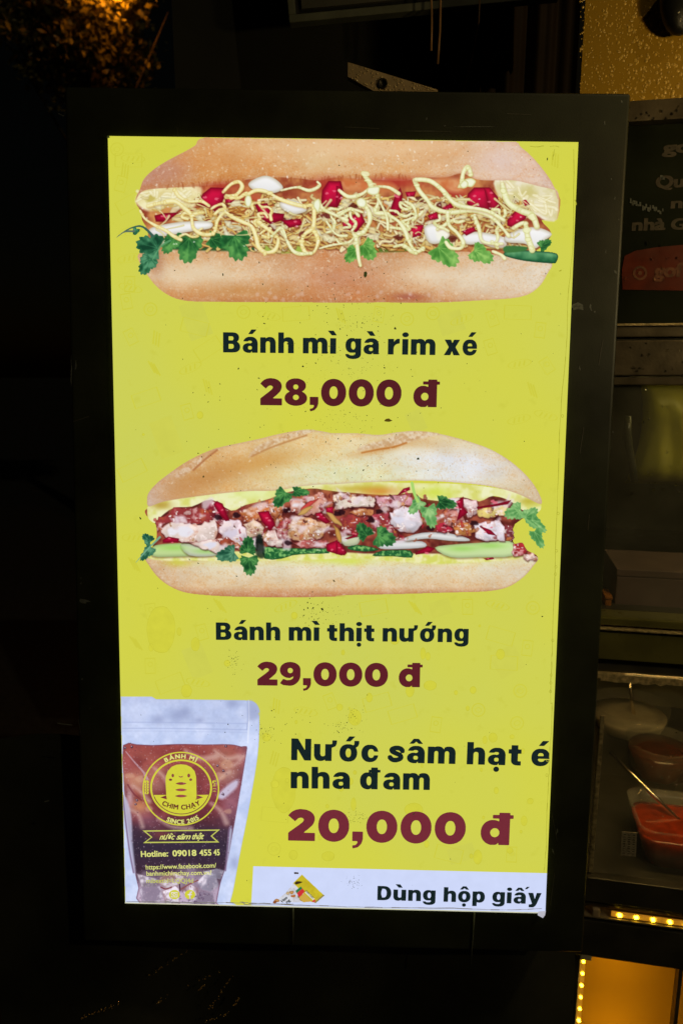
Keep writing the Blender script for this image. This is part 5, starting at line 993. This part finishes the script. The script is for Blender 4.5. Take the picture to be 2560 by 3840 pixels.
box('side_post', (X0, -.0, -.03), (fx(2172, 3640), fy(3588, 2190), -.002), mat('dark_wet_panel', (.05, .046, .034), .28, var=.4, scale=12, bump=.12, bscale=120, rvar=.1), cart, .0015)
# carcass of the cart
box('counter', (X0, F(2450, 3306).y-.03, -.62), (X1, fy(3306)-.001, -.301), frame_m, cart)
ctz = .708
box('counter_top', (X0, ctz-.03, -.62), (X1, ctz, -.008), mat('black_counter_top', (.075, .070, .050), .2, var=.4, scale=18, rvar=.08, bump=.04, bscale=300), cart, .002)
box('back_wall', (X0, ctz, -.66), (X1, 1.86, -.62), mat('dark_case_lining', (.08, .078, .05), .5, var=.4, scale=8), cart)
box('shelf', (X0, fy(2345), -.62), (X1, fy(2330), -.045), frame_m, cart)
box('case_roof', (X0, fy(1275), -.62), (X1, fy(1262), -.055), frame_m, cart)
box('end_wall', (X1, .0, -.66), (X1+.012, 1.86, .0), frame_m, cart)
# unseen warm strips added behind the rails to light each compartment
in_m = mat('inner_strip_glow', (1, .8, .4), .4, emit=(1, .66, .20), es=44, var=0)
box('hidden_light_strip', (fx(2300, 2540)+.03, fy(2545), -.066), (X1-.02, fy(2534), -.056), in_m, cart)
in2 = mat('upper_strip_glow', (1, .85, .4), .4, emit=(1, .80, .26), es=9, var=0)
box('hidden_light_strip', (fx(2300, 1500)+.03, fy(1440), -.055), (X1-.02, fy(1432), -.045), in2, cart)
# stickers and lettering on the top pane
paleink = mat('faded_white_ink', (.062, .048, .032), .6, var=.4, scale=160)
def cart_text(t, x0, x1, base, cap, d, m, kx=7, ky=4, parent=None, spacing=1.):
    p0, p1 = F(x0, base, d), F(x1, base, d); H = F(x0, base-cap, d).y-p0.y; L, _ = word_loops(t, kx=kx, ky=ky, spacing=spacing)
    V, Fc = fill_mesh('l', L, lambda u, v: (p0.x+(p1.x-p0.x)*u, p0.y+H*v, -d), m, None); return mesh('lettering', V, Fc, m, parent or cart)
cart_text('go', 2480, 2590, 576, 46, .0034, paleink); cart_text('Qu', 2455, 2560, 706, 46, .0034, paleink); cart_text('n', 2512, 2556, 782, 40, .0034, paleink); cart_text('nhà', 2366, 2492, 866, 46, .0034, paleink); cart_text('G', 2512, 2568, 862, 42, .0034, paleink)
red_m = mat('dark_red_sticker', (.115, .016, .006), .35, var=.35, scale=30, rvar=.1)
rp = [F(*p, .0036) for p in ((2332, 1086), (2330, 1010), (2340, 960), (2380, 940), (2470, 926), (2560, 918), (2700, 905), (2700, 1092))]
bm = bmesh.new(); f_ = bm.faces.new([bm.verts.new(p) for p in rp]); ext = bmesh.ops.extrude_face_region(bm, geom=[f_]); bmesh.ops.translate(bm, vec=(0, 0, .0004), verts=[v for v in ext['geom'] if isinstance(v, bmesh.types.BMVert)])
sticker = bmobj('red_sticker', bm, red_m, cart)
redpale = mat('faded_sticker_ink', (.14, .045, .018), .6, var=.4, scale=160)
cart_text('gof', 2448, 2558, 1040, 52, .0028, redpale, parent=sticker)
ico = [[(F(2398+math.cos(a)*r*1.0, 1024+math.sin(a)*r, .0028)) for a in np.arange(24)*2*math.pi/24] for r in (27, 18)]
V = ico[0]+ico[1]+[F(2398+math.cos(a)*8, 1024+math.sin(a)*8, .0028) for a in np.arange(12)*2*math.pi/12]
mesh('pin_icon', V, [(i, (i+1) % 24, 24+(i+1) % 24, 24+i) for i in range(24)]+[tuple(range(48, 60))], redpale, sticker)
# small pale patches on the pane
res = [[F(x+a, y+b, .003) for a, b in ((-w_, -h), (w_, -h*.8), (w_, h), (-w_, h*.8))] for x, y, w_, h in [(2360+k*7.5+rnd.random()*4, 752+k*2.4+rnd.gauss(0, 6), 2+rnd.random()*3, 4+rnd.random()*9) for k in range(17)]+[(2484, 668, 7, 6), (2478, 664, 5, 8)]]
V = [p for l in res for p in l]; tag(mesh('pale_patch', V, [tuple(range(4*i, 4*i+4)) for i in range(len(res))], mat('pale_patch_white', (.10, .11, .10), .5, var=.5, scale=300), cart), kind='stuff')
# raindrops standing on glass and rails
drop_m = mat('raindrop', (.95, .95, .9), .02, trans=1., var=.01, ior=1.33)
def drops(name, spots, parent, m=drop_m, sq=.45):
    V, Fc = [], []
    for p, r in spots:
        r2 = r*(.85+.3*rnd.random()); i = len(V); n = 8
        for rr, zz in ((1., 0.), (.86, .5), (.5, .86)):
            V += [(p[0]+math.cos(k*math.pi/4)*r*rr, p[1]+math.sin(k*math.pi/4)*r2*rr, p[2]+zz*r*sq) for k in range(n)]
        V.append((p[0], p[1], p[2]+r*sq))
        for a in (0, 8): Fc += [(i+a+k, i+a+(k+1) % 8, i+a+8+(k+1) % 8, i+a+8+k) for k in range(8)]
        Fc += [(i+16+k, i+16+(k+1) % 8, i+24) for k in range(8)]
    return tag(mesh(name, V, Fc, m, parent, True), kind='stuff')
sp = []
for _ in range(190):
    px, py = rnd.uniform(2340, 2640), rnd.choice((rnd.uniform(390, 455), rnd.uniform(900, 1100), rnd.uniform(1280, 1405), rnd.uniform(1455, 1860), rnd.uniform(1455, 1860), rnd.uniform(2690, 3290)))
    d = .0125 if py < 460 else -.001 if py < 1210 else .0065 if py < 1410 else -.0035
    p = F(px, py, -d); sp.append(((p.x, p.y, d), rnd.choice((.0006, .0009, .0012, .0017))))
drops('raindrop', sp, cart)
# ------------------------------------------------------------------ things inside the case
def inside_case(px, py, z):
    """point where the sight line meets the level z"""
    d = ray(px, py); return CAM+d*((z-CAM.z)/d.z)
gl2 = mat('bowl_glass', (.62, .60, .50), .05, var=.2, scale=60, alpha=.11, spec=1., coat=.6)
def vessel(name, label, cat, c, prof, fill, fm, sq=1., rim=.004, g=None):
    t = thing(name, label, cat, c); bm = bmesh.new(); outer = prof; inner = [(max(r-rim, .002), z+(.006 if i == 0 else 0)) for i, (r, z) in enumerate(prof)][::-1]
    lathe(bm, outer+inner, (0, 0, 0), sq=sq); bmobj('glass_body', bm, g or gl2, t, True)
    bm = bmesh.new(); lathe(bm, fill, (0, 0, 0), sq=sq); bmobj('filling', bm, fm, t, True); return t
cream = mat('pale_cream_sauce', (.52, .46, .33), .45, var=.12, scale=50, bump=.1)
chili = mat('red_chili_sauce', (.27, .026, .003), .12, var=.35, scale=60, bump=.25, bscale=160, coat=.4)
brown = mat('brown_sauce', (.10, .022, .006), .15, var=.35, scale=40, bump=.15, coat=.4)
c = inside_case(2388, 2800, ctz); vessel('glass_bowl', 'wide glass bowl of pale cream sauce with a steel spoon standing in it', 'bowl', (c.x, c.y+.055, ctz+.001), [(.046, 0), (.066, .008), (.078, .035), (.083, .070)], [(.044, .007), (.062, .012), (.0735, .036), (.076, .047), (.04, .049), (.002, .049)], cream)
steel = mat('spoon_steel', (.85, .74, .55), .22, 1., var=.15, scale=60)
def spoon(label, base, tip, r, group=None):
    t = thing('spoon', label, 'spoon', base); b, p = Vector((0, 0, 0)), Vector(tip)-Vector(base); bm = bmesh.new(); tube(bm, [b, b.lerp(p, .5), p], r, 8, .8); bmobj('handle', bm, steel, t, True)
    bm = bmesh.new(); bmesh.ops.create_uvsphere(bm, u_segments=14, v_segments=8, radius=1, matrix=Matrix.LocRotScale(b-p.normalized()*.014, p.to_track_quat('Z', 'Y'), Vector((.011, .005, .018)))); bmobj('bowl', bm, steel, t, True); return t
bc = Vector((c.x, c.y+.055, ctz)); spoon('grey spoon handle standing upright in the cream bowl', bc+Vector((.010, -.01, .032)), bc+Vector((-.004, .02, .150)), .0042)
c = inside_case(2495, 2960, ctz); vessel('sauce_jar', 'round jar of dark brown sauce behind the red sauce tub', 'jar', (c.x, c.y+.04, ctz+.001), [(.050, 0), (.056, .01), (.060, .05), (.062, .075), (.064, .080)], [(.047, .007), (.053, .012), (.0562, .05), (.057, .062), (.03, .063), (.002, .063)], brown)
# square glass tub of red sauce
tl, tr = inside_case(2418, 3300, ctz), inside_case(2790, 3310, ctz)
tub = thing('glass_tub', 'square glass tub of bright red chili sauce at the front of the counter', 'tub', M=Matrix.Translation((tl.x-.004, tl.y+.006, ctz+.001)) @ Matrix.Rotation(-YAW, 4, 'Z'))
def rrect(w_, d_, r, z, n=6):
    o = []
    for cx, cy, a0 in ((w_-r, d_-r, 0), (r, d_-r, 90), (r, r, 180), (w_-r, r, 270)):
        o += [(cx+math.cos(math.radians(a0+90*k/n))*r, cy+math.sin(math.radians(a0+90*k/n))*r, z) for k in range(n+1)]
    return o
def loft(rings, name, m, parent):
    n = len(rings[0]); V = [p for r in rings for p in r]; Fc = [(k*n+i, k*n+(i+1) % n, (k+1)*n+(i+1) % n, (k+1)*n+i) for k in range(len(rings)-1) for i in range(n)]
    Fc += [tuple(range(n))[::-1], tuple(range(len(V)-n, len(V)))]
    o = mesh(name, V, Fc, m, parent, True); b = bmesh.new(); b.from_mesh(o.data); bmesh.ops.recalc_face_normals(b, faces=b.faces[:]); b.to_mesh(o.data); b.free(); return o
def ins(w_, d_, r, z, g): return [(x+g, y+g, z) for x, y, z in rrect(w_-2*g, d_-2*g, r, z)]
tw, td = .155, .105
loft([ins(tw, td, .018, 0, .008), ins(tw, td, .022, .006, .002), ins(tw, td, .024, .04, -.004), ins(tw, td, .026, .082, -.010), ins(tw, td, .026, .086, -.012), ins(tw, td, .024, .086, -.006), ins(tw, td, .022, .04, .001), ins(tw, td, .02, .012, .007), ins(tw, td, .016, .008, .014)], 'glass_body', gl2, tub)
loft([ins(tw, td, .016, .0085, .0145), ins(tw, td, .02, .0125, .0076), ins(tw, td, .022, .04, .0016), ins(tw, td, .022, .064, -.0035), ins(tw, td, .02, .0645, .004)], 'filling', chili, tub)
so = FM @ Matrix.Identity(4); p_tip, p_b = FM @ F(2284, 2820, .006), tub.matrix_world @ Vector((.075, .05, .060))
d_ = ray(2552, 3085); p_b = CAM+d_*((ctz+.060-CAM.z)/d_.z); d_ = ray(2284, 2820); p_tip = CAM+d_*((ctz+.135-CAM.z)/d_.z)
spoon('long shiny steel spoon leaning out of the red sauce tub', p_b, p_tip, .0039)
# price card, bag, boxes
cm = FM @ Matrix.Translation(F(2356, 3165, .012)) @ Matrix.Rotation(math.radians(2), 4, 'Z')
card = thing('label_card', 'small torn white label standing by the red sauce tub', 'label', M=cm); box('card', (-.011, -.021, -.001), (.011, .020, 0), mat('grubby_label', (.34, .29, .21), .6, var=.4, scale=200), card, .0003)
V, Fc = [], []
for r_ in range(3):
    for k in range(9):
        x, y = -.0085+r_*.0068, -.017+k*.0040; i = len(V); h = .0010+.0012*rnd.random(); V += [(x, y, .0004), (x+.0034, y, .0004), (x+.0034, y+h, .0004), (x, y+h, .0004)]; Fc.append((i, i+1, i+2, i+3))
tag(mesh('printed_line', V, Fc, mat('label_ink', (.05, .045, .035), .6), card), kind='stuff')
bagm = mat('olive_green_plastic', (.30, .28, .04), .4, var=.2, scale=14, bump=.3, bscale=40)
def bag(px0, px1, py0, py1, d, th):
    a, b = F(px0, py1, d), F(px1, py0, d); n, m_ = 28, 28; V = []
    for j in range(m_+1):
        for i in range(n+1):
            u, v = i/n, j/m_; k = (1-abs(2*u-1)**4)*(1-abs(2*v-1)**5)
            e = .10*(1-v)**1.2*(1-u)**3
            V.append((a.x+(b.x-a.x)*u+.018*math.sin(v*2.6)*(1-u)-.010*(1-u), a.y+(b.y-a.y)*v, -d+th*k**.5*.5+.004*math.sin(9*v+5*u)*k+.003*math.sin(31*u+7*v)*k))
    nv = len(V); V += [(x, y, -d-(z+d)*.6-.002) for x, y, z in V]
    Fc = [(j*(n+1)+i, j*(n+1)+i+1, (j+1)*(n+1)+i+1, (j+1)*(n+1)+i) for j in range(m_) for i in range(n)]; Fc += [tuple(nv+i for i in f)[::-1] for f in Fc]
    return V, Fc
V, Fc = bag(2368, 2800, 1430, 1812, .16, .09); g = tag(mesh('green_bag', V, Fc, bagm, None, True), 'olive green plastic bag filled out behind the glass of the cart', 'bag'); g.matrix_world = FM
def case_box(name, label, cat, px0, px1, py0, py1, d, dep, m):
    a, b = F(px0, py1, d), F(px1, py0, d); t = thing(name, label, cat, M=FM @ Matrix.Translation((a.x, a.y, -d)))
    w_, h = b.x-a.x, b.y-a.y; box('body', (0, 0, -dep), (w_, h*.86, 0), m, t, .002); box('lid', (-.001, h*.86+.0005, -dep-.001), (w_+.001, h, .0012), m, t, .0015); return t
case_box('carton', 'dull purple-brown carton standing on the shelf inside the cart', 'carton', 2298, 2700, 2152, 2328, .07, .12, mat('purple_brown_card', (.15, .10, .085), .7, var=.15, scale=20))
case_box('orange_packet', 'small orange packet squeezed beside the purple-brown carton', 'packet', 2262, 2293, 2237, 2328, .06, .04, mat('orange_packet', (.40, .14, .02), .5, var=.15, scale=30))
# dark handle curve in front of the bag
hb = bmesh.new(); tube(hb, [F(x, y, .05) for x, y in ((2352, 1560), (2350, 1620), (2356, 1680), (2368, 1740), (2376, 1806))], .0055, 10); ho = bmobj('tongs_handle', hb, mat('dark_handle', (.03, .032, .02), .3, var=.3), None, True); ho.matrix_world = FM; tag(ho, 'dark curved handle hanging in front of the green bag', 'tongs')
# ------------------------------------------------------------------ above the case: amber sheet wet with rain, lit by a lamp added in front
ay = fy(383)
box('amber_sheet', (fx(2176, 300, .03), ay-.02, -.034), (X1, 2.2, -.030), amber, cart)
sp = []
for _ in range(950):
    px, py = rnd.uniform(2170, 2640), rnd.uniform(-40, 382); k = (px-2160)/400
    p = F(px, py, .030); sp.append(((p.x, p.y, -.0299), rnd.choice((.0006, .0008, .0011, .0015, .0019))*(.75+.5*k)))
drops('raindrop', sp, cart, mat('amber_wet_drop', (.74, .46, .08), .22, var=.3, scale=300, spec=.8), .28)  # brightness of the lit drops is put into their amber colour
bl = bmesh.new(); bmesh.ops.create_uvsphere(bl, u_segments=28, v_segments=18, radius=1)
for v in bl.verts: v.co *= 1+.05*math.sin(5*v.co.x+3*v.co.z)
pb_ = FM @ F(2568, 10, .014); bo = bmobj('black_bag', bl, mat('black_wet_plastic', (.008, .008, .007), .35, var=.3, bump=.2, bscale=60), None, True); bo.matrix_world = Matrix.LocRotScale(pb_, None, Vector((.030, .016, .036))); tag(bo, 'black wet plastic bag hanging in front of the amber sheet', 'bag')
sp = []
for _ in range(26):
    a, r = rnd.uniform(0, 6.28), rnd.random()**.5*.8; q = (math.cos(a)*r, -math.sqrt(max(0, 1-r*r)), math.sin(a)*r); sp.append(q)
V, Fc = [], []
db = bmesh.new()
for q in sp: bmesh.ops.create_icosphere(db, subdivisions=1, radius=1, matrix=Matrix.LocRotScale(Vector(q), None, Vector((.026, .03, .022))*rnd.uniform(.6, 1.3)))
tag(bmobj('raindrop', db, mat('glinting_drop', (.7, .66, .55), .1, spec=1.), bo, True), kind='stuff')
def lamp(name, loc, watts, col, r):
    l = bpy.data.lights.new(name, 'POINT'); l.energy = watts; l.color = col; l.shadow_soft_size = r; o = bpy.data.objects.new(name, l); COL.objects.link(o); o.location = loc; return o
lamp('added_sheet_lamp', FM @ Vector((.30, 1.80, .30)), .85, (1, .62, .16), .02)  # unseen lamp added in front of the amber sheet to light it evenly
# ------------------------------------------------------------------ behind: dark awning, hanging board, cables, plank, tree, ground, sky
dk = mat('dark_awning', (.020, .019, .014), .6, var=.4, scale=5)
aw = box('awning_panel', (-.29, 1.38, 1.52), (.62, 1.40, 2.75), dk, None); tag(aw, 'dark panel hanging behind the top of the sign', 'panel')
brn = box('curtain_fold', (0, 0, 0), (.001, .001, .001), dk, None); bpy.data.objects.remove(brn)
def W(px, py, y): d = ray(px, py); return CAM+d*((y-CAM.y)/d.y)
# brown curtain between the sign and the amber sheet
V, n = [], 40; a, b = W(1790, 340, 1.34), W(2150, 340, 1.34)
for i in range(n+1):
    u = i/n; x = a.x+(b.x-a.x)*u; yy = 1.34+.010*math.sin(u*17)+.005*math.sin(u*41); V += [(x, yy, 1.50), (x+.01*(1-u), yy, 2.75)]
nv = len(V); V += [(x, y+.004, z) for x, y, z in V]; Fc = [(2*i, 2*i+2, 2*i+3, 2*i+1) for i in range(n)]; Fc += [tuple(k+nv for k in f)[::-1] for f in Fc]
tag(mesh('curtain', V, Fc, mat('brown_curtain', (.11, .062, .022), .7, var=.25, scale=9, bump=.2, bscale=90), None, True), 'dim brown curtain hanging between the cart and the dark panel', 'curtain')
fr = thing('hanging_board', 'grey-green framed board hanging askew above the sign', 'board', W(1085, 85, 1.25)); p0 = W(1085, 85, 1.25)
e1, e2 = (W(1640, -8, 1.25)-p0), (W(1072, -300, 1.25)-p0); ux = e1.normalized(); uz = e2.normalized(); uy = uz.cross(ux)
fr.matrix_world = Matrix(((ux.x, uy.x, uz.x, p0.x), (ux.y, uy.y, uz.y, p0.y), (ux.z, uy.z, uz.z, p0.z), (0, 0, 0, 1)))
fm_ = mat('grey_green_frame', (.115, .12, .085), .5, var=.25, scale=30); L1, L2 = .42, .30; fw = .011
box('frame_side', (0, 0, 0), (L1, .02, fw), fm_, fr, .001); box('frame_side', (0, 0, fw+.0003), (fw, .02, L2), fm_, fr, .001); box('frame_side', (L1-fw, 0, fw+.0003), (L1, .02, L2), fm_, fr, .001); box('frame_side', (fw+.0003, 0, L2-fw), (L1-fw-.0003, .02, L2), fm_, fr, .001)
box('board_face', (fw+.010, .008, fw+.010), (L1-fw-.010, .014, L2-fw-.010), mat('dim_board_face', (.075, .070, .055), .6, var=.2, scale=12), fr); box('board_back', (.001, .0145, .001), (L1-.001, .019, L2-.001), mat('black_board_gap', (.012, .012, .010), .6), fr)
cab = mat('orange_lit_cable', (.34, .18, .07), .35, var=.4, scale=60)  # orange light on the cables is put into their colour
for pts, lb, r in (([(1613, -80), (1617, 20), (1618, 90), (1616, 190)], 'thin orange-brown cable hanging straight, left of the pair', .0016), ([(1652, -80), (1650, 40), (1648, 120), (1640, 240)], 'thin grey cable hanging close to the orange-brown one', .0018), ([(1800, -60), (1794, 80), (1770, 210), (1735, 345)], 'thin slanting cable running down to the top of the sign', .0012)):
    bm = bmesh.new(); tube(bm, [W(x, y, 1.22) for x, y in pts], r, 8); tag(bmobj('cable', bm, cab, None, True), lb, 'cable', 'cables hanging above the sign')
gc = mat('grey_cord', (.12, .13, .11), .5, var=.3)
for pts, lb in (([(1099, 3380), (1098, 3460), (1097, 3545)], 'faint grey cord hanging below the left half of the sign'), ([(1780, 3410), (1774, 3500), (1764, 3620)], 'faint grey cord hanging below the right half of the sign')):
    bm = bmesh.new(); tube(bm, [SM @ Vector((*a1(x, y), -.0022)) for x, y in pts], .0011, 8); tag(bmobj('cord', bm, gc, None, True), lb, 'cord', 'cords below the panel')
# beige plank with a bolt hole, wet, poking up behind the sign
pts = [(1304, 233), (1640, 336), (1640, 372), (1420, 352), (1304, 288)]
pk = thing('plank', 'short beige plank with a round bolt hole poking up behind the sign', 'plank', W(1304, 288, .985))
pm = mat('wet_beige_board', (.40, .29, .16), .35, var=.18, scale=40, bump=.15, bscale=160)
lo_ = [W(x, y, .985)-W(1304, 288, .985) for x, y in pts]; lo_ = [Vector((p.x, 0, p.z)) for p in lo_]
bm = bmesh.new(); f_ = bm.faces.new([bm.verts.new(p) for p in lo_]); ex = bmesh.ops.extrude_face_region(bm, geom=[f_]); bmesh.ops.translate(bm, vec=(0, .012, 0), verts=[v for v in ex['geom'] if isinstance(v, bmesh.types.BMVert)]); bmobj('board', bm, pm, pk)
hc = W(1434, 315, .985)-W(1304, 288, .985); bm = bmesh.new(); rr = .0062
lathe(bm, [(rr, 0), (rr, .002), (rr*.72, .003), (rr*.66, .0005)], (0, 0, 0), 20); bmesh.ops.transform(bm, matrix=Matrix.Translation((hc.x, -.0003, hc.z)) @ Matrix.Rotation(math.pi/2, 4, 'X'), verts=bm.verts[:]); bmobj('bolt', bm, mat('dark_bolt', (.03, .025, .018), .4, .6), pk, True)
db = bmesh.new()
for i in range(130):
    t = rnd.random(); x = 1310+t*320; yb = 233+(x-1304)*.3066; yl = min(288+(x-1304)*.44, 338); y = rnd.uniform(yb+2, max(yl, yb+4)) if i > 34 else yl-1.5
    q = W(x, y, .985)-W(1304, 288, .985); bmesh.ops.create_icosphere(db, subdivisions=1, radius=rnd.uniform(.0005, .0011), matrix=Matrix.Translation((q.x, -.0004, q.z)))
tag(bmobj('raindrop', db, mat('bright_drop', (.75, .58, .30), .1, spec=1.), pk, True), kind='stuff')
lamp('added_side_lamp', (.78, .42, 1.72), 4.0, (1, .80, .40), .03)  # unseen lamp added at the right so light falls off leftward over the casing
for k in range(4): lamp('added_panel_lamp', FM @ Vector((fx(2290, 3700)+.01, fy(3640, 2290)-.13*k, -.105)), .17, (1, .60, .10), .02)  # unseen lamps added behind the side panel to make its glow
# bent metal strip under the sign, reflected orange put into its colour
V = [SM @ Vector((*a1(x, y), z)) for x, y, z in ((1268, 3603, -.03), (1300, 3570, -.03), (1367, 3552, -.035), (1362, 3562, -.035), (1325, 3582, -.03), (1276, 3603, -.03))]
nv = len(V); V2 = V+[v+Vector((0, .004, 0)) for v in V]
tag(mesh('metal_offcut', V2, [tuple(range(nv)), tuple(range(nv, 2*nv))[::-1]]+[(i, (i+1) % nv, nv+(i+1) % nv, nv+i)[::-1] for i in range(nv)], mat('orange_strip', (.55, .24, .05), .35, .3, var=.5, scale=200, bump=.4), None), 'small bent orange strip just under the sign', 'scrap')
# tarpaulin hung below the sign, sprinkled with rain
tp = mat('black_wet_tarpaulin', (.034, .034, .024), .3, var=.4, scale=8, bump=.25, bscale=30, rvar=.1)
V, nx, nz = [], 50, 24
for j in range(nz+1):
    for i in range(nx+1):
        u, v = i/nx, j/nz; V.append((-.50+u*.84, .93+.014*math.sin(u*19+v*2)+.01*math.sin(u*7-v*5)-.10*v, .98-.98*v))
nv = len(V); V += [(x, y+.004, z) for x, y, z in V]; Fc = [(j*(nx+1)+i, (j+1)*(nx+1)+i, (j+1)*(nx+1)+i+1, j*(nx+1)+i+1) for j in range(nz) for i in range(nx)]; Fc += [tuple(k+nv for k in f)[::-1] for f in Fc]
tarp = tag(mesh('tarpaulin', V, Fc, tp, None, True), 'black wet tarpaulin hanging below the lit menu', 'tarpaulin')
db = bmesh.new()
rows = [((560, 3656), (710, 3560), 12), ((745, 3712), (770, 3690), 8), ((785, 3785), (870, 3660), 12), ((875, 3775), (897, 3742), 10), ((300, 3820), (450, 3760), 18), ((590, 3765), (625, 3730), 5), ((700, 3700), (830, 3640), 6), ((760, 3830), (860, 3800), 6)]
for (x0, y0), (x1, y1), k in rows:
    for _ in range(k*2):
        t = rnd.random(); x, y = x0+(x1-x0)*t+rnd.gauss(0, 3), y0+(y1-y0)*t+rnd.gauss(0, 3); yy = .875 if y < 3700 else .865
        bmesh.ops.create_icosphere(db, subdivisions=1, radius=rnd.uniform(.0005, .0012), matrix=Matrix.Translation(W(x, y, yy)))
tag(bmobj('raindrop', db, mat('amber_drop', (.9, .5, .14), .12, spec=1., metal=.4), tarp, True), kind='stuff')  # orange glints of nearby lights are put into the drop colour
# ground, sky, tree lit by a street lamp
gm = mat('wet_asphalt', (.03, .03, .03), .5, var=.4, scale=30, bump=.3, bscale=80)
g = mesh('ground', [(-60, -20, 0), (60, -20, 0), (60, 90, 0), (-60, 90, 0)], [(0, 1, 2, 3)], gm); g['kind'] = 'structure'
def tree():
    R2 = np.random.RandomState(3); t = thing('tree', 'dark tree with orange-lit leaves above the left of the sign', 'tree', (-2.0, 6.3, 0))
    bm = bmesh.new(); tube(bm, [(0, 0, 0), (.05, 0, 1.5), (.0, .05, 3.0), (.1, 0, 4.4)], .11, 10, .45)
    for dx, z0, dz in ((-.7, 2.9, 4.2), (.7, 3.0, 4.1), (.4, 3.4, 4.8), (-.35, 3.5, 4.9), (.15, 3.2, 3.8), (-.3, 3.1, 3.9)): tube(bm, [(.0, .05, z0), (dx*.5, -.1, z0+(dz-z0)*.5), (dx, -.25, dz)], .016, 7, .3)
    bmobj('trunk', bm, mat('bark', (.06, .045, .03), .8, var=.4, scale=30, bump=.5), t, True)
    P = []
    for _ in range(150):
        a, r = R2.uniform(0, 6.28), R2.rand()**.5; cx, cz = math.cos(a)*r*.56, 4.35+math.sin(a)*r*.85; cy = R2.uniform(-.45, .45); k = R2.randint(50, 110)
        P.append(np.array((cx, cy, cz))+R2.randn(k, 3)*[.085, .085, .05])
    P = np.vstack(P); n = len(P); d = R2.randn(n, 3); d /= np.linalg.norm(d, axis=1)[:, None]; e = np.cross(d, R2.randn(n, 3)); e /= np.linalg.norm(e, axis=1)[:, None]; s = R2.uniform(.022, .045, (n, 1))
    V = np.stack([P-d*s, P+e*s*.45, P+d*s, P-e*s*.45], 1).reshape(-1, 3)
    mesh('crown', V, [tuple(range(4*i, 4*i+4)) for i in range(n)], mat('leaf', (.12, .11, .03), .45, var=.4, scale=3), t)
    return t
tr = tree()
lamp('street_lamp', W(450, -50, 5.80), 16, (1, .30, .012), .05)
print('script', round(time.time()-T0, 1))
